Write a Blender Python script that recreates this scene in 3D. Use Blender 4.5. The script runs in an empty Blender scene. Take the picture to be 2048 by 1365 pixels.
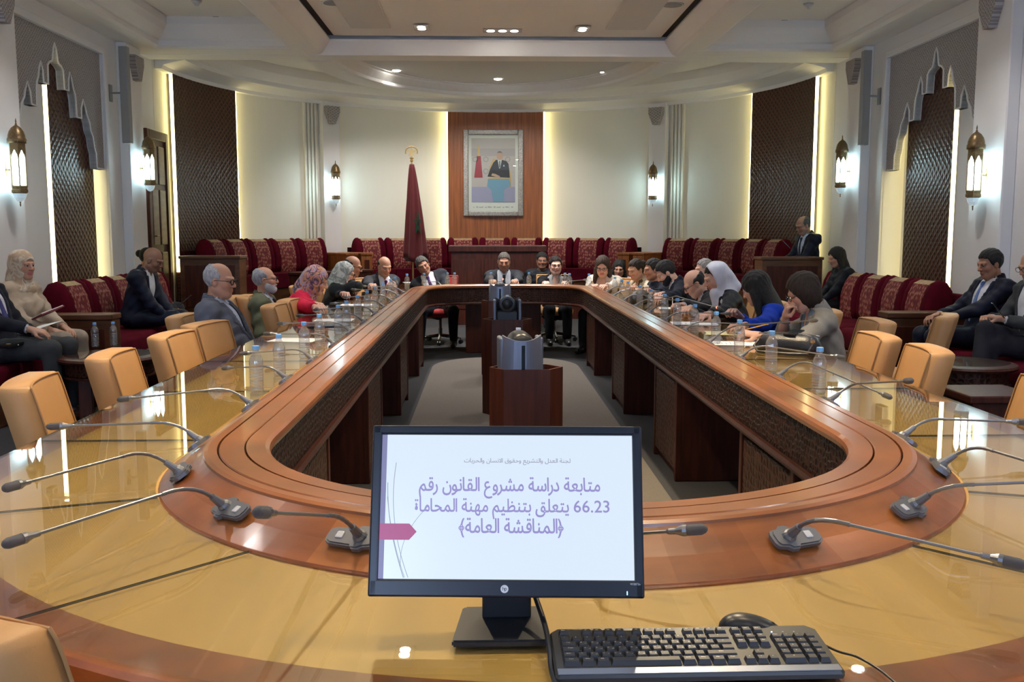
import bpy, bmesh, math, random, re
import numpy as np
from mathutils import Vector, Matrix
random.seed(7)
PI = math.pi
SC = bpy.context.scene
COL = SC.collection
# ---------------------------------------------------------------- camera
F_PX, CX, CY = 1900.0, 1024.0, 682.5
HOR, VPX = 465.0, 970.0
CAM = Vector((-.18, 0, 1.47))
PITCH = math.atan((CY - HOR) / F_PX)
YAW = math.atan((CX - VPX) / F_PX * math.cos(PITCH))
cd = bpy.data.cameras.new('camera')
cd.sensor_width = 36; cd.lens = 36 * F_PX / 2048; cd.clip_start = .05; cd.clip_end = 200
co = bpy.data.objects.new('camera', cd); COL.objects.link(co)
co.location = CAM; co.rotation_euler = (PI / 2 - PITCH, 0, -YAW)
SC.camera = co
# ---------------------------------------------------------------- world, exposure
W = bpy.data.worlds.new('world'); SC.world = W; W.use_nodes = True
W.node_tree.nodes['Background'].inputs[0].default_value = (.50, .66, 1.0, 1)
W.node_tree.nodes['Background'].inputs[1].default_value = 3.6
SC.view_settings.view_transform = 'Standard'; SC.view_settings.look = 'None'
SC.view_settings.gamma = 1; SC.view_settings.use_curve_mapping = False
SC.view_settings.exposure = 1.45
cy = SC.cycles
cy.max_bounces = 7; cy.diffuse_bounces = 3; cy.glossy_bounces = 3; cy.transmission_bounces = 3; cy.transparent_max_bounces = 14
cy.caustics_reflective = False; cy.caustics_refractive = False; cy.adaptive_threshold = .035; cy.use_light_tree = False; cy.sample_clamp_indirect = 6.
# lamp powers (each lamp is built with its fixture further down)
P_DOWN, P_NEAR = 135., 66.
C_DOWN = (1, .94, .92); C_LANT = (.62, .9, 1.0); C_NEAR = (1, .80, .52)

# ---------------------------------------------------------------- pixel -> point
_f = Vector((math.sin(YAW) * math.cos(PITCH), math.cos(YAW) * math.cos(PITCH), -math.sin(PITCH)))
_r = Vector((math.cos(YAW), -math.sin(YAW), 0)); _u = _r.cross(_f)
def ray(x, y): return _f + _r * ((x - CX) / F_PX) - _u * ((y - CY) / F_PX)
def onz(x, y, z): d = ray(x, y); return CAM + d * ((z - CAM.z) / d.z)
def onx(x, y, X): d = ray(x, y); return CAM + d * ((X - CAM.x) / d.x)
def ony(x, y, Y): d = ray(x, y); return CAM + d * ((Y - CAM.y) / d.y)

# ---------------------------------------------------------------- materials
MATS = {}
def nt(name):
    m = bpy.data.materials.new(name); m.use_nodes = True; MATS[name] = m
    N = m.node_tree.nodes; L = m.node_tree.links
    return m, N, L, N['Principled BSDF']
def col(c): return (c[0], c[1], c[2], 1)
def mat(name, c, rough=.5, metal=0., noise=0., scale=8., bump=0., bscale=60., spec=None, stretch=None, sheen=0., coat=0., emit=None, estr=0., kind='noise', c2=None):
    m, N, L, P = nt(name)
    P.inputs['Roughness'].default_value = rough; P.inputs['Metallic'].default_value = metal
    P.inputs['Base Color'].default_value = col(c)
    if spec is not None: P.inputs['Specular IOR Level'].default_value = spec
    if sheen: P.inputs['Sheen Weight'].default_value = sheen
    if coat: P.inputs['Coat Weight'].default_value = coat; P.inputs['Coat Roughness'].default_value = .12
    if emit: P.inputs['Emission Color'].default_value = col(emit); P.inputs['Emission Strength'].default_value = estr
    if noise or bump:
        tc = N.new('ShaderNodeTexCoord'); mp = N.new('ShaderNodeMapping'); L.new(tc.outputs['Object'], mp.inputs['Vector'])
        if stretch: mp.inputs['Scale'].default_value = stretch
    if noise:
        t = N.new('ShaderNodeTexNoise'); t.inputs['Scale'].default_value = scale; t.inputs['Detail'].default_value = 5
        L.new(mp.outputs[0], t.inputs['Vector'])
        r = N.new('ShaderNodeValToRGB'); r.color_ramp.elements[0].position = .3; r.color_ramp.elements[1].position = .7
        a = c2 or tuple(x * (1 - noise) for x in c)
        r.color_ramp.elements[0].color = col(a); r.color_ramp.elements[1].color = col(tuple(min(1, x * (1 + noise * .6)) for x in c))
        L.new(t.outputs['Fac'], r.inputs['Fac']); L.new(r.outputs[0], P.inputs['Base Color'])
    if bump:
        if kind == 'voronoi': b = N.new('ShaderNodeTexVoronoi'); b.feature = 'DISTANCE_TO_EDGE'; o = b.outputs['Distance']
        else: b = N.new('ShaderNodeTexNoise'); b.inputs['Detail'].default_value = 3; o = b.outputs['Fac']
        b.inputs['Scale'].default_value = bscale
        L.new(mp.outputs[0], b.inputs['Vector'])
        bn = N.new('ShaderNodeBump'); bn.inputs['Strength'].default_value = bump; bn.inputs['Distance'].default_value = .01
        L.new(o, bn.inputs['Height']); L.new(bn.outputs[0], P.inputs['Normal'])
    return m
def carved(name, c, c2, scale, rough=.35, strength=.8, flat=None, rnd=.55):
    """interlaced carved relief: two crossed wave lattices plus cells"""
    m, N, L, P = nt(name)
    P.inputs['Roughness'].default_value = rough; P.inputs['Specular IOR Level'].default_value = .22
    tc = N.new('ShaderNodeTexCoord'); v = N.new('ShaderNodeTexVoronoi'); v.feature = 'DISTANCE_TO_EDGE'; v.inputs['Scale'].default_value = scale
    v.inputs['Randomness'].default_value = rnd
    if flat:                                       # regular lattice lying in the plane of the panel
        mp = N.new('ShaderNodeMapping'); mp.inputs['Scale'].default_value = flat; rr = N.new('ShaderNodeMapping')
        rr.inputs['Rotation'].default_value = (PI / 4, 0, 0) if flat[0] == 0 else (0, PI / 4, 0)
        L.new(tc.outputs['Object'], mp.inputs[0]); L.new(mp.outputs[0], rr.inputs[0]); L.new(rr.outputs[0], v.inputs['Vector'])
    else: L.new(tc.outputs['Object'], v.inputs['Vector'])
    r = N.new('ShaderNodeValToRGB'); r.color_ramp.elements[0].position = .02; r.color_ramp.elements[1].position = .16
    r.color_ramp.elements[0].color = col(c); r.color_ramp.elements[1].color = col(c2)
    L.new(v.outputs['Distance'], r.inputs['Fac']); L.new(r.outputs[0], P.inputs['Base Color'])
    bn = N.new('ShaderNodeBump'); bn.inputs['Strength'].default_value = strength; bn.inputs['Distance'].default_value = .012; bn.invert = True
    L.new(v.outputs['Distance'], bn.inputs['Height']); L.new(bn.outputs[0], P.inputs['Normal'])
    return m
def thin_glass(name, tint, rough=.02, ior=1.5, base=0., milk=0.):
    """clear sheet: Fresnel mirror over tinted transparency"""
    m, N, L, P = nt(name); N.remove(P)
    out = N['Material Output']
    t = N.new('ShaderNodeBsdfTransparent'); t.inputs[0].default_value = col(tint)
    g = N.new('ShaderNodeBsdfGlossy'); g.inputs['Roughness'].default_value = rough
    lw = N.new('ShaderNodeLayerWeight'); lw.inputs['Blend'].default_value = .5
    pw = N.new('ShaderNodeMath'); pw.operation = 'POWER'; pw.inputs[1].default_value = 4.2
    f0 = ((ior - 1) / (ior + 1)) ** 2 + base
    ma = N.new('ShaderNodeMath'); ma.operation = 'MULTIPLY_ADD'; ma.inputs[1].default_value = 1 - f0; ma.inputs[2].default_value = f0
    mx = N.new('ShaderNodeMixShader')
    L.new(lw.outputs['Facing'], pw.inputs[0]); L.new(pw.outputs[0], ma.inputs[0]); L.new(ma.outputs[0], mx.inputs[0])
    L.new(t.outputs[0], mx.inputs[1]); L.new(g.outputs[0], mx.inputs[2]); 
    if milk:
        df = N.new('ShaderNodeBsdfDiffuse'); df.inputs[0].default_value = (.85, .88, .92, 1); m2 = N.new('ShaderNodeMixShader'); m2.inputs[0].default_value = milk
        L.new(mx.outputs[0], m2.inputs[1]); L.new(df.outputs[0], m2.inputs[2]); mx = m2
    L.new(mx.outputs[0], out.inputs['Surface'])
    return m
def pattern(name, c, c2, c3, scale):
    """brocade: pale leaf shapes on a red ground"""
    m, N, L, P = nt(name); P.inputs['Roughness'].default_value = .75
    tc = N.new('ShaderNodeTexCoord'); mp = N.new('ShaderNodeMapping'); mp.inputs['Scale'].default_value = (1, 1, .6)
    L.new(tc.outputs['Object'], mp.inputs[0])
    v = N.new('ShaderNodeTexVoronoi'); v.inputs['Scale'].default_value = scale; v.inputs['Randomness'].default_value = .7
    L.new(mp.outputs[0], v.inputs['Vector'])
    r = N.new('ShaderNodeValToRGB'); r.color_ramp.interpolation = 'EASE'
    e = r.color_ramp.elements; e[0].position = .3; e[0].color = col(c2); e[1].position = .45; e[1].color = col(c)
    k = e.new(.75); k.color = col(c3)
    L.new(v.outputs['Distance'], r.inputs['Fac']); L.new(r.outputs[0], P.inputs['Base Color'])
    return m
def vcol(name, rough=.6, sheen=0.):
    m, N, L, P = nt(name); P.inputs['Roughness'].default_value = rough
    a = N.new('ShaderNodeVertexColor'); a.layer_name = 'Col'; L.new(a.outputs[0], P.inputs['Base Color'])
    if sheen: P.inputs['Sheen Weight'].default_value = sheen
    return m

mat('plaster', (.84, .83, .82), .8, bump=.05, bscale=120)
mat('plaster_cream', (.84, .81, .70), .8, bump=.05, bscale=120)
mat('ceiling_paint', (.84, .82, .79), .8)
mat('ceiling_grey', (.66, .64, .62), .8)
carved('stucco', (.58, .55, .53), (.32, .30, .30), 30, .85, 1.0, (0, 1, 1), .35)
mat('shadow_gap', (.06, .06, .07), .9)
mat('wood_ring', (.27, .085, .021), .30, noise=.38, scale=3., stretch=(1, 1, 9), bump=.03, bscale=200, coat=.35)
mat('wood_ring_b', (.31, .105, .027), .30, noise=.38, scale=3., stretch=(1, 1, 9), bump=.03, bscale=200, coat=.35)
mat('wood_ring_c', (.23, .068, .016), .30, noise=.38, scale=3., stretch=(1, 1, 9), bump=.03, bscale=200, coat=.35)
mat('wood_rim', (.30, .085, .025), .32, noise=.35, scale=4, stretch=(3, 3, 8), coat=.3)
mat('wood_veneer', (.66, .38, .105), .42, noise=.16, scale=1.6, stretch=(5, .6, 1))
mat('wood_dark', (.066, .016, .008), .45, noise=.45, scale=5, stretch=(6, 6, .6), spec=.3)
mat('wood_panel', (.36, .115, .03), .42, noise=.4, scale=4, stretch=(7, 7, .35))
mat('wood_sofa', (.115, .042, .015), .42, noise=.4, scale=4, stretch=(1, 1, 5))
carved('wood_carved', (.085, .03, .016), (.028, .009, .005), 26, .4, .9)
carved('wood_carved_wall', (.115, .034, .016), (.040, .010, .005), 15, .38, .9, (0, 1, 1), .16)
carved('wood_carved_arc', (.115, .034, .016), (.040, .010, .005), 15, .38, .9, (1, 0, 1), .16)
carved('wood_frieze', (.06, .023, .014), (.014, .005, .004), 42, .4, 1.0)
mat('velvet', (.085, .003, .011), .9, spec=.08, noise=.3, scale=6)
mat('velvet_dark', (.03, .003, .007), .9, spec=.08)
pattern('brocade', (.20, .012, .016), (.34, .16, .10), (.10, .008, .011), 30)
mat('brocade_gold', (.42, .28, .15), .7, noise=.3, scale=30)
mat('red_fabric', (.42, .03, .03), .8)
mat('leather', (.56, .30, .115), .5, noise=.08, scale=5, bump=.12, bscale=260)
mat('leather_seam', (.46, .24, .09), .6)
mat('carpet_dark', (.032, .032, .034), .95, noise=.3, scale=120, bump=.3, bscale=300)
mat('carpet_light', (.125, .108, .088), .95, noise=.15, scale=120, bump=.3, bscale=300)
thin_glass('table_glass', (.96, .98, .95), .012)
thin_glass('bottle_plastic', (.86, .89, .92), .07, 1.5, .14, .05)
thin_glass('water', (.97, .985, .99), .02, 1.33)
mat('glass_edge', (.09, .09, .06), .2)
mat('cap_blue', (.16, .42, .82), .35)
mat('bottle_label', (.75, .80, .86), .5)
mat('mic_metal', (.21, .22, .245), .34, metal=.85)
mat('mic_base', (.17, .175, .19), .42, metal=.6)
mat('mic_mesh', (.13, .13, .14), .5, metal=.6, bump=.6, bscale=900, kind='voronoi')
mat('mic_button', (.5, .5, .52), .4)
mat('mic_ring_red', (.9, .1, .06), .4, emit=(1, .15, .08), estr=2.5)
mat('black_plastic', (.012, .013, .016), .35)
mat('bezel', (.012, .016, .026), .28)
mat('key_plastic', (.02, .021, .026), .42)
mat('key_body', (.032, .031, .029), .38)
mat('print_white', (.8, .8, .8), .6)
mat('screen_white', (.02, .02, .02), .2, emit=(.74, .86, 1.0), estr=0.350)
mat('screen_text', (.02, .02, .02), .3, emit=(.36, .32, .70), estr=0.297)
mat('screen_text_thin', (.02, .02, .02), .3, emit=(.30, .30, .42), estr=0.297)
mat('screen_bar', (.02, .02, .02), .3, emit=(.28, .28, .52), estr=0.264)
mat('screen_pink', (.02, .02, .02), .3, emit=(.50, .10, .27), estr=0.297)
mat('screen_line', (.02, .02, .02), .3, emit=(.33, .38, .46), estr=0.297)
mat('led_blue', (.1, .2, .8), .3, emit=(.15, .4, 1), estr=6)
mat('silver', (.22, .25, .32), .35, metal=.7)
mat('silver_light', (.62, .63, .66), .4, metal=.3)
mat('lens_glass', (.01, .02, .03), .05, coat=1)
mat('chrome', (.6, .6, .62), .15, metal=1)
mat('brass', (.22, .15, .075), .38, metal=.75, noise=.3, scale=40)
mat('gold', (.72, .5, .2), .3, metal=.8)
mat('lantern_glass', (.8, .95, 1), .4, emit=(.62, .92, 1.0), estr=13.)
mat('lantern_crystal', (.7, .85, .9), .2, emit=(.7, .9, 1.0), estr=.12)
mat('led_strip', (1, .9, .5), .5, emit=(1, .84, .36), estr=4.4)
mat('lamp_disc', (1, .97, .9), .5, emit=(1, .95, .85), estr=22.)
mat('lamp_dim', (.9, .9, .85), .5, emit=(1, .95, .85), estr=1.2)
mat('lamp_trim', (.45, .44, .43), .4, metal=.4)
mat('grille', (.33, .32, .31), .7, bump=.4, bscale=500)
mat('speaker_grey', (.30, .31, .31), .55)
mat('flag_red', (.12, .005, .008), .75, sheen=.2)
mat('flag_green', (.005, .07, .03), .7)
mat('frame_silver', (.42, .40, .36), .42, metal=.5, noise=.4, scale=60, bump=.5, bscale=45, kind='voronoi')
mat('mat_white', (.88, .88, .86), .7)
mat('paper', (.82, .82, .80), .7)
mat('paper_yellow', (.78, .76, .42), .7)
mat('paper_ink', (.12, .2, .55), .7)
mat('bag_leather', (.012, .013, .018), .3, bump=.2, bscale=120)
mat('book_maroon', (.18, .02, .03), .5)
mat('pencil', (.75, .42, .04), .45)
mat('phone', (.01, .01, .012), .2)
for i, (n_, c_) in enumerate({'p_wall': (.62, .55, .56), 'p_wall2': (.52, .46, .50), 'p_floor_reflection': (.42, .40, .62), 'p_flag': (.45, .06, .09), 'p_gold': (.75, .55, .25), 'p_suit': (.045, .045, .055), 'p_skin': (.62, .40, .32), 'p_hair': (.2, .19, .19), 'p_shirt': (.8, .8, .82), 'p_tie': (.15, .16, .17), 'p_ring': (.38, .38, .38), 'p_chair': (.72, .48, .22), 'p_blue_reflection': (.22, .42, .62), 'p_script': (.45, .45, .48)}.items()):
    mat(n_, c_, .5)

# ---------------------------------------------------------------- mesh helpers
def M(m): return MATS[m]
def obj(name, bm, m, parent=None, smooth=False, mats=None):
    me = bpy.data.meshes.new(name)
    if isinstance(bm, bmesh.types.BMesh):
        bmesh.ops.recalc_face_normals(bm, faces=bm.faces)
        bm.to_mesh(me); bm.free()
    else:
        me.from_pydata(*bm); me.update()
    for k in (mats or [m]): me.materials.append(M(k))
    if smooth:
        for p in me.polygons: p.use_smooth = True
    o = bpy.data.objects.new(name, me); COL.objects.link(o)
    if parent: o.parent = parent
    return o
def tag(o, label, cat, group=None, kind=None):
    if label: o['label'] = label
    if cat: o['category'] = cat
    if group: o['group'] = group
    if kind: o['kind'] = kind
    return o
def thing(name, label, cat, loc=(0, 0, 0), rz=0, group=None):
    o = bpy.data.objects.new(name, None); COL.objects.link(o); o.empty_display_size = .1
    o.location = loc; o.rotation_euler = (0, 0, rz)
    return tag(o, label, cat, group)
def struct(name, bm, m, parent=None, **k):
    o = obj(name, bm, m, parent, **k)
    if not parent: o['kind'] = 'structure'
    return o
def copy_tree(root, label=None, loc=None, rz=None, group=None):
    r = root.copy(); COL.objects.link(r)
    if label: r['label'] = label
    if group: r['group'] = group
    if loc is not None: r.location = loc
    if rz is not None: r.rotation_euler = (0, 0, rz)
    for ch in list(root.children):
        c = ch.copy(); COL.objects.link(c); c.parent = r; c.matrix_parent_inverse = ch.matrix_parent_inverse
        for g in list(ch.children):
            d = g.copy(); COL.objects.link(d); d.parent = c; d.matrix_parent_inverse = g.matrix_parent_inverse
    return r
def B(): return bmesh.new()
def box(bm, x0, x1, y0, y1, z0, z1, bev=0., seg=2, mtx=None):
    r = bmesh.ops.create_cube(bm, size=1)
    vs = r['verts']
    bmesh.ops.scale(bm, vec=(x1 - x0, y1 - y0, z1 - z0), verts=vs)
    bmesh.ops.translate(bm, vec=((x0 + x1) / 2, (y0 + y1) / 2, (z0 + z1) / 2), verts=vs)
    if bev:
        es = list({e for v in vs for e in v.link_edges})
        q = bmesh.ops.bevel(bm, geom=es, offset=bev, segments=seg, profile=.5, affect='EDGES')
        vs = list({v for v in q['verts']} | {v for v in vs if v.is_valid})
    if mtx: bmesh.ops.transform(bm, matrix=mtx, verts=[v for v in vs if v.is_valid])
    return bm
def lathe(bm, prof, n=24, c=(0, 0, 0), axis='Z', cap=True, mtx=None, a0=0., a1=2 * PI):
    full = abs(a1 - a0 - 2 * PI) < 1e-6
    rings = []; k = n if full else n + 1
    for (r, z) in prof:
        ring = []
        for i in range(k):
            a = a0 + (a1 - a0) * i / n
            p = Vector((r * math.cos(a), r * math.sin(a), z))
            if axis == 'Y': p = Vector((p.x, p.z, p.y))
            if axis == 'X': p = Vector((p.z, p.x, p.y))
            p = p + Vector(c)
            if mtx: p = mtx @ p
            ring.append(bm.verts.new(p))
        rings.append(ring)
    for a, b in zip(rings, rings[1:]):
        for i in range(k if full else k - 1):
            j = (i + 1) % k
            try: bm.faces.new((a[i], a[j], b[j], b[i]))
            except ValueError: pass
    if cap and full:
        for ring, fl in ((rings[0], 1), (rings[-1], 0)):
            try: bm.faces.new(ring[::-1] if fl else ring)
            except ValueError: pass
    return bm
def tube(bm, pts, r, n=8, cap=True):
    pts = [Vector(p) for p in pts]; rs = r if isinstance(r, (list, tuple)) else [r] * len(pts)
    prev = None; rings = []
    for i, p in enumerate(pts):
        d = (pts[min(i + 1, len(pts) - 1)] - pts[max(i - 1, 0)]).normalized()
        if prev is None:
            up = Vector((0, 0, 1)) if abs(d.z) < .9 else Vector((1, 0, 0))
            s = d.cross(up).normalized()
        else:
            s = (prev - d * prev.dot(d)).normalized()
        prev = s; t = d.cross(s)
        rings.append([bm.verts.new(p + (s * math.cos(2 * PI * k / n) + t * math.sin(2 * PI * k / n)) * rs[i]) for k in range(n)])
    for a, b in zip(rings, rings[1:]):
        for k in range(n): bm.faces.new((a[k], a[(k + 1) % n], b[(k + 1) % n], b[k]))
    if cap: bm.faces.new(rings[0][::-1]); bm.faces.new(rings[-1])
    return bm
def strip(bm, rings, closed_path=True, closed_prof=True, mat_of=None):
    """rings: list of profile rings (same length); bridges consecutive ones"""
    R = [[bm.verts.new(p) for p in ring] for ring in rings]
    n = len(R); k = len(R[0])
    for i in range(n if closed_path else n - 1):
        a, b = R[i], R[(i + 1) % n]
        for j in range(k if closed_prof else k - 1):
            f = bm.faces.new((a[j], a[(j + 1) % k], b[(j + 1) % k], b[j]))
            if mat_of: f.material_index = mat_of(j)
    if not closed_path and closed_prof:
        bm.faces.new(R[0][::-1]); bm.faces.new(R[-1])
    return bm
def prism(bm, poly, to3, t0, t1):
    """poly: 2D outline; to3(u, v, t) -> 3D; extruded from t0 to t1"""
    from mathutils.geometry import tessellate_polygon
    n = len(poly)
    A = [bm.verts.new(to3(u, v, t0)) for u, v in poly]; Bv = [bm.verts.new(to3(u, v, t1)) for u, v in poly]
    for tri in tessellate_polygon([[Vector((u, v, 0)) for u, v in poly]]):
        for S in (A, Bv):
            try: bm.faces.new([S[i] for i in tri])
            except ValueError: pass
    for i in range(n):
        j = (i + 1) % n
        bm.faces.new((A[i], A[j], Bv[j], Bv[i]))
    return bm
def lamp(name, kind, loc, power, color, size=.1, rot=None, spot=None, parent=None, size_y=None, blend=.6):
    l = bpy.data.lights.new(name, kind); l.energy = power; l.color = color
    if kind == 'SPOT': l.spot_size = math.radians(spot); l.spot_blend = blend; l.shadow_soft_size = size
    elif kind == 'AREA':
        l.size = size
        if size_y: l.shape = 'RECTANGLE'; l.size_y = size_y
    else: l.shadow_soft_size = size
    o = bpy.data.objects.new(name, l); COL.objects.link(o); o.location = loc
    if rot: o.rotation_euler = rot
    if parent: o.parent = parent
    return o
# glyph outlines are taken from the built-in fonts before the scene fills up
GL = {}
def glyph(ch, bold=0.):
    """outline of one character; of several curve settings the one that fills completely is kept"""
    if ch in GL: return GL[ch]
    best = (-1, None, None)
    for res in ((2, 3, 4, 6, 9) if ord(ch) > 0xF000 else (3,)):
        for off in ((0., .0007, .002, .003) if ord(ch) > 0xF000 else (0.,)):
            c = bpy.data.curves.new('glyph', 'FONT'); c.body = ch; c.resolution_u = res; c.offset = off
            o = bpy.data.objects.new('glyph', c); COL.objects.link(o)
            me = bpy.data.meshes.new_from_object(o.evaluated_get(bpy.context.evaluated_depsgraph_get()))
            ar = sum(p.area for p in me.polygons) / (1 + 12 * off)
            if ar > best[0]: best = (ar, np.array([x.co[:2] for x in me.vertices]) if len(me.vertices) else np.zeros((0, 2)), [list(p.vertices) for p in me.polygons])
            bpy.data.objects.remove(o); bpy.data.curves.remove(c); bpy.data.meshes.remove(me)
    GL[ch] = best[1:]; return GL[ch]
for _c in [chr(c) for b_, n_ in ((0xFE8D, 2), (0xFE8F, 4), (0xFE93, 2), (0xFE95, 4), (0xFE9D, 4), (0xFEA1, 4), (0xFEA9, 2), (0xFEAD, 2), (0xFEB1, 4), (0xFEB5, 4), (0xFEC5, 4), (0xFEC9, 4), (0xFED5, 4), (0xFEDD, 4), (0xFEE1, 4), (0xFEE5, 4), (0xFEE9, 4), (0xFEED, 2), (0xFEF1, 4), (0xFEFB, 2)) for c in range(b_, b_ + n_)] + ['\ufd3e', '\ufd3f']: glyph(_c, 0.)
for _c in sorted(set('hpW2072aEscFPrtScrBrkInsHmUpNumTabDelEndDnCapsShiftEntCtrlWinAltGrMn²&é"\'(-è_çà)=<>/*-AZERTYUIOP^$QSDFGHJKLMù*WXCVBN,;:!v+.0123456789ضصثقفغعهخحشسيبلاتنمكئءؤرىة')): glyph(_c, 0.)
# ================================================================ the room
HW, Y0, RA, ZS = 4.7, 13.55, 4.7, 3.795
ZP = .40                                   # raised floor of the apse
def arc(R, deg, z=0.): a = math.radians(deg); return Vector((R * math.sin(a), Y0 + R * math.cos(a), z))
def arc_block(bm, r0, r1, d0, d1, z0, z1, n=None):
    n = n or max(2, int(abs(d1 - d0) / 2.5))
    rings = []
    for i in range(n + 1):
        d = d0 + (d1 - d0) * i / n
        rings.append([arc(r0, d, z0), arc(r1, d, z0), arc(r1, d, z1), arc(r0, d, z1)])
    return strip(bm, rings, closed_path=False)
def sweep_y(bm, prof, y0, y1, mx=1):
    return strip(bm, [[(mx * x, y, z) for x, z in prof] for y in (y0, y1)], closed_path=False)

fl = struct('floor', box(B(), -5.4, 5.4, -4.4, 19, -.2, 0), 'carpet_dark')
TX = .04
bm = B()
pts = [(-.80 + TX, 2.4), (.80 + TX, 2.4)] + [(TX + .80 * math.cos(t) , 10.3 + .85 * math.sin(t)) for t in np.linspace(0, PI, 17)]
prism(bm, pts, lambda u, v, t: (u, v, t), .0, .012)
obj('carpet_inlay', bm, 'carpet_light', fl)

# raised floor around the apse, with a timber riser
bm = B(); arc_block(bm, 2.95, 4.7, -90, 90, .0, ZP, 48)
for s in (-1, 1):
    x0, x1 = sorted((s * 2.95, s * 4.7)); box(bm, x0, x1, 12.7, Y0 + .02, 0, ZP)
pf = struct('floor_platform', bm, 'carpet_dark')
bm = B(); arc_block(bm, 2.91, 2.95, -90, 90, .0, ZP + .02, 48)
for s in (-1, 1):
    x0, x1 = sorted((s * 2.91, s * 2.95)); box(bm, x0, x1, 12.66, Y0, 0, ZP + .02)
    x0, x1 = sorted((s * 2.91, s * 4.7)); box(bm, x0, x1, 12.66, 12.7, 0, ZP + .02)
obj('riser', bm, 'wood_dark', pf)

# side walls with the arched recess
NY0, NY1, PKY = 9.3, 11.65, 10.46
half = [(.0, 3.45), (.022, 3.40), (.05, 3.30), (.07, 3.255), (.13, 3.235), (.175, 3.20), (.185, 3.0), (.30, 3.0), (.315, 3.13), (.345, 3.20), (.375, 3.13),
        (.40, 3.05), (.44, 2.99), (.455, 2.94), (.47, 2.74), (.60, 2.74), (.615, 2.86), (.66, 2.95), (.71, 2.86), (.73, 2.80), (.80, 2.72), (.82, 2.63), (.88, 2.56), (.90, 2.45), (.945, 2.38), (.955, 2.21), (1.16, 2.21)]
def side_wall(s, name):
    bm = B()
    def bx(xa, xb, ya, yb, za, zb): a, b = sorted((s * xa, s * xb)); box(bm, a, b, ya, yb, za, zb)
    bx(HW, 5.3, -4, NY0, 0, 4.3); bx(4.95, 5.3, NY0, NY1, 0, 4.3); bx(HW, 4.95, NY0, NY1, 3.56, 4.3); bx(HW, 5.3, NY1, Y0 + .05, 0, 4.3); bx(4.80, 4.96, NY0, 10.02 if s > 0 else 10.28, 0, 3.56)
    w = struct(name, bm, 'plaster')
    # spandrel of carved stucco with a stepped, lobed arch cut out of it
    out = [(PKY - u, z) for u, z in half[::-1]] + [(PKY + u, z) for u, z in half[1:]]
    poly = [(NY0 - .01, 2.21), (NY0 - .01, 3.57), (NY1 + .01, 3.57), (NY1 + .01, 2.21)] + out[::-1]
    bm = B(); prism(bm, poly, lambda u, v, t: (s * t, u, v), 4.725, 4.79)
    obj('stucco_spandrel', bm, 'stucco', w)
    # plain raised edge that follows the arch
    bm = B(); n = len(out); rings = []
    for i, (y, z) in enumerate(out):
        a = Vector(out[max(0, i - 1)]); b = Vector(out[min(n - 1, i + 1)]); d = (b - a).normalized(); nx, nz = -d.y, d.x
        rings.append([(s * 4.715, y, z), (s * 4.80, y, z), (s * 4.80, y + nx * .02, z + nz * .02), (s * 4.715, y + nx * .02, z + nz * .02)])
    strip(bm, rings, closed_path=False); obj('arch_edge', bm, 'plaster', w)
    # pilasters with carved corbels
    for (ya, yb) in ((8.72, 9.32), (12.1, 12.62), (5.6, 6.1)):
        bm = B(); a, b = sorted((s * 4.58, s * 4.705)); box(bm, a, b, ya, yb, 0, ZS, .012, 1); p_ = obj('pilaster', bm, 'plaster', w)
        ym = (ya + yb) / 2; bm = B()
        pr = [(-.15, .0), (.15, .0), (.15, -.10), (.10, -.2), (.05, -.30), (-.05, -.30), (-.10, -.2), (-.15, -.10)]
        prism(bm, pr, lambda u, v, t: (s * t, ym + u, 3.66 + v), 4.50, 4.585); obj('corbel', bm, 'stucco', p_)
    for (ya, yb) in ((NY1 + .0, NY1 + .09), (NY0 - .09 + .02, NY0 + .02)):
        bm = B(); a, b = sorted((s * 4.67, s * 4.71)); box(bm, a, b, ya, yb, 0, 3.64, .006, 1); obj('frame_moulding', bm, 'plaster', w)
    bm = B(); a, b = sorted((s * 4.67, s * 4.71)); box(bm, a, b, NY0 + .021, NY1 - .001, 3.56, 3.639, .006, 1); obj('frame_moulding', bm, 'plaster', w)
    return w
WL = side_wall(-1, 'wall_left'); WR = side_wall(1, 'wall_right')
# carved timber panels in the recesses, lit along their edges
for s, side in ((-1, 'left'), (1, 'right')):
    t = thing('carved_panel', 'tall dark carved wood panel in the arched recess of the %s wall' % side, 'wall panel', (s * 4.87, 10.7 if s > 0 else 10.96, .0), 0, 'carved wall panels')
    bm = B(); box(bm, -.025 - s * .045, .025 - s * .045, -.55, .55, .05, 3.55, .004, 1); obj('panel_board', bm, 'wood_carved_wall', t)
    for e in (-1, 1):
        bm = B(); xo = -s * (.045 if e < 0 else .005); box(bm, xo - .022, xo + .022, e * .553 - .006 - (.03 if e > 0 else 0), e * .553 + .006 - (.03 if e > 0 else 0), .05, 3.5); obj('led_strip', bm, 'led_strip', t)
# curved back wall
bm = B(); arc_block(bm, RA, 5.0, -92, 92, 0, 4.3, 80); WB = struct('wall_back', bm, 'plaster_cream', smooth=False)
for e in (-1, 1):
    for k in range(4):
        bm = B(); d = e * (42.2 + k * .9); arc_block(bm, 4.655, 4.71, d - .22, d + .22, ZP, 3.72, 1); obj('fluted_rib', bm, 'plaster_cream', WB)
    bm = B(); arc_block(bm, 4.56, 4.71, e * 37.1, e * 41.2, ZP, 3.74, 2); p_ = obj('pilaster', bm, 'plaster', WB)
    bm = B()
    pr = [(-1.7, 3.66), (1.7, 3.66), (1.7, 3.56), (1.2, 3.46), (.6, 3.36), (-.6, 3.36), (-1.2, 3.46), (-1.7, 3.56)]
    prism(bm, pr, lambda u, v, t: arc(t, e * 39.15 + u, v), 4.47, 4.565); obj('corbel', bm, 'stucco', p_)
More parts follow.
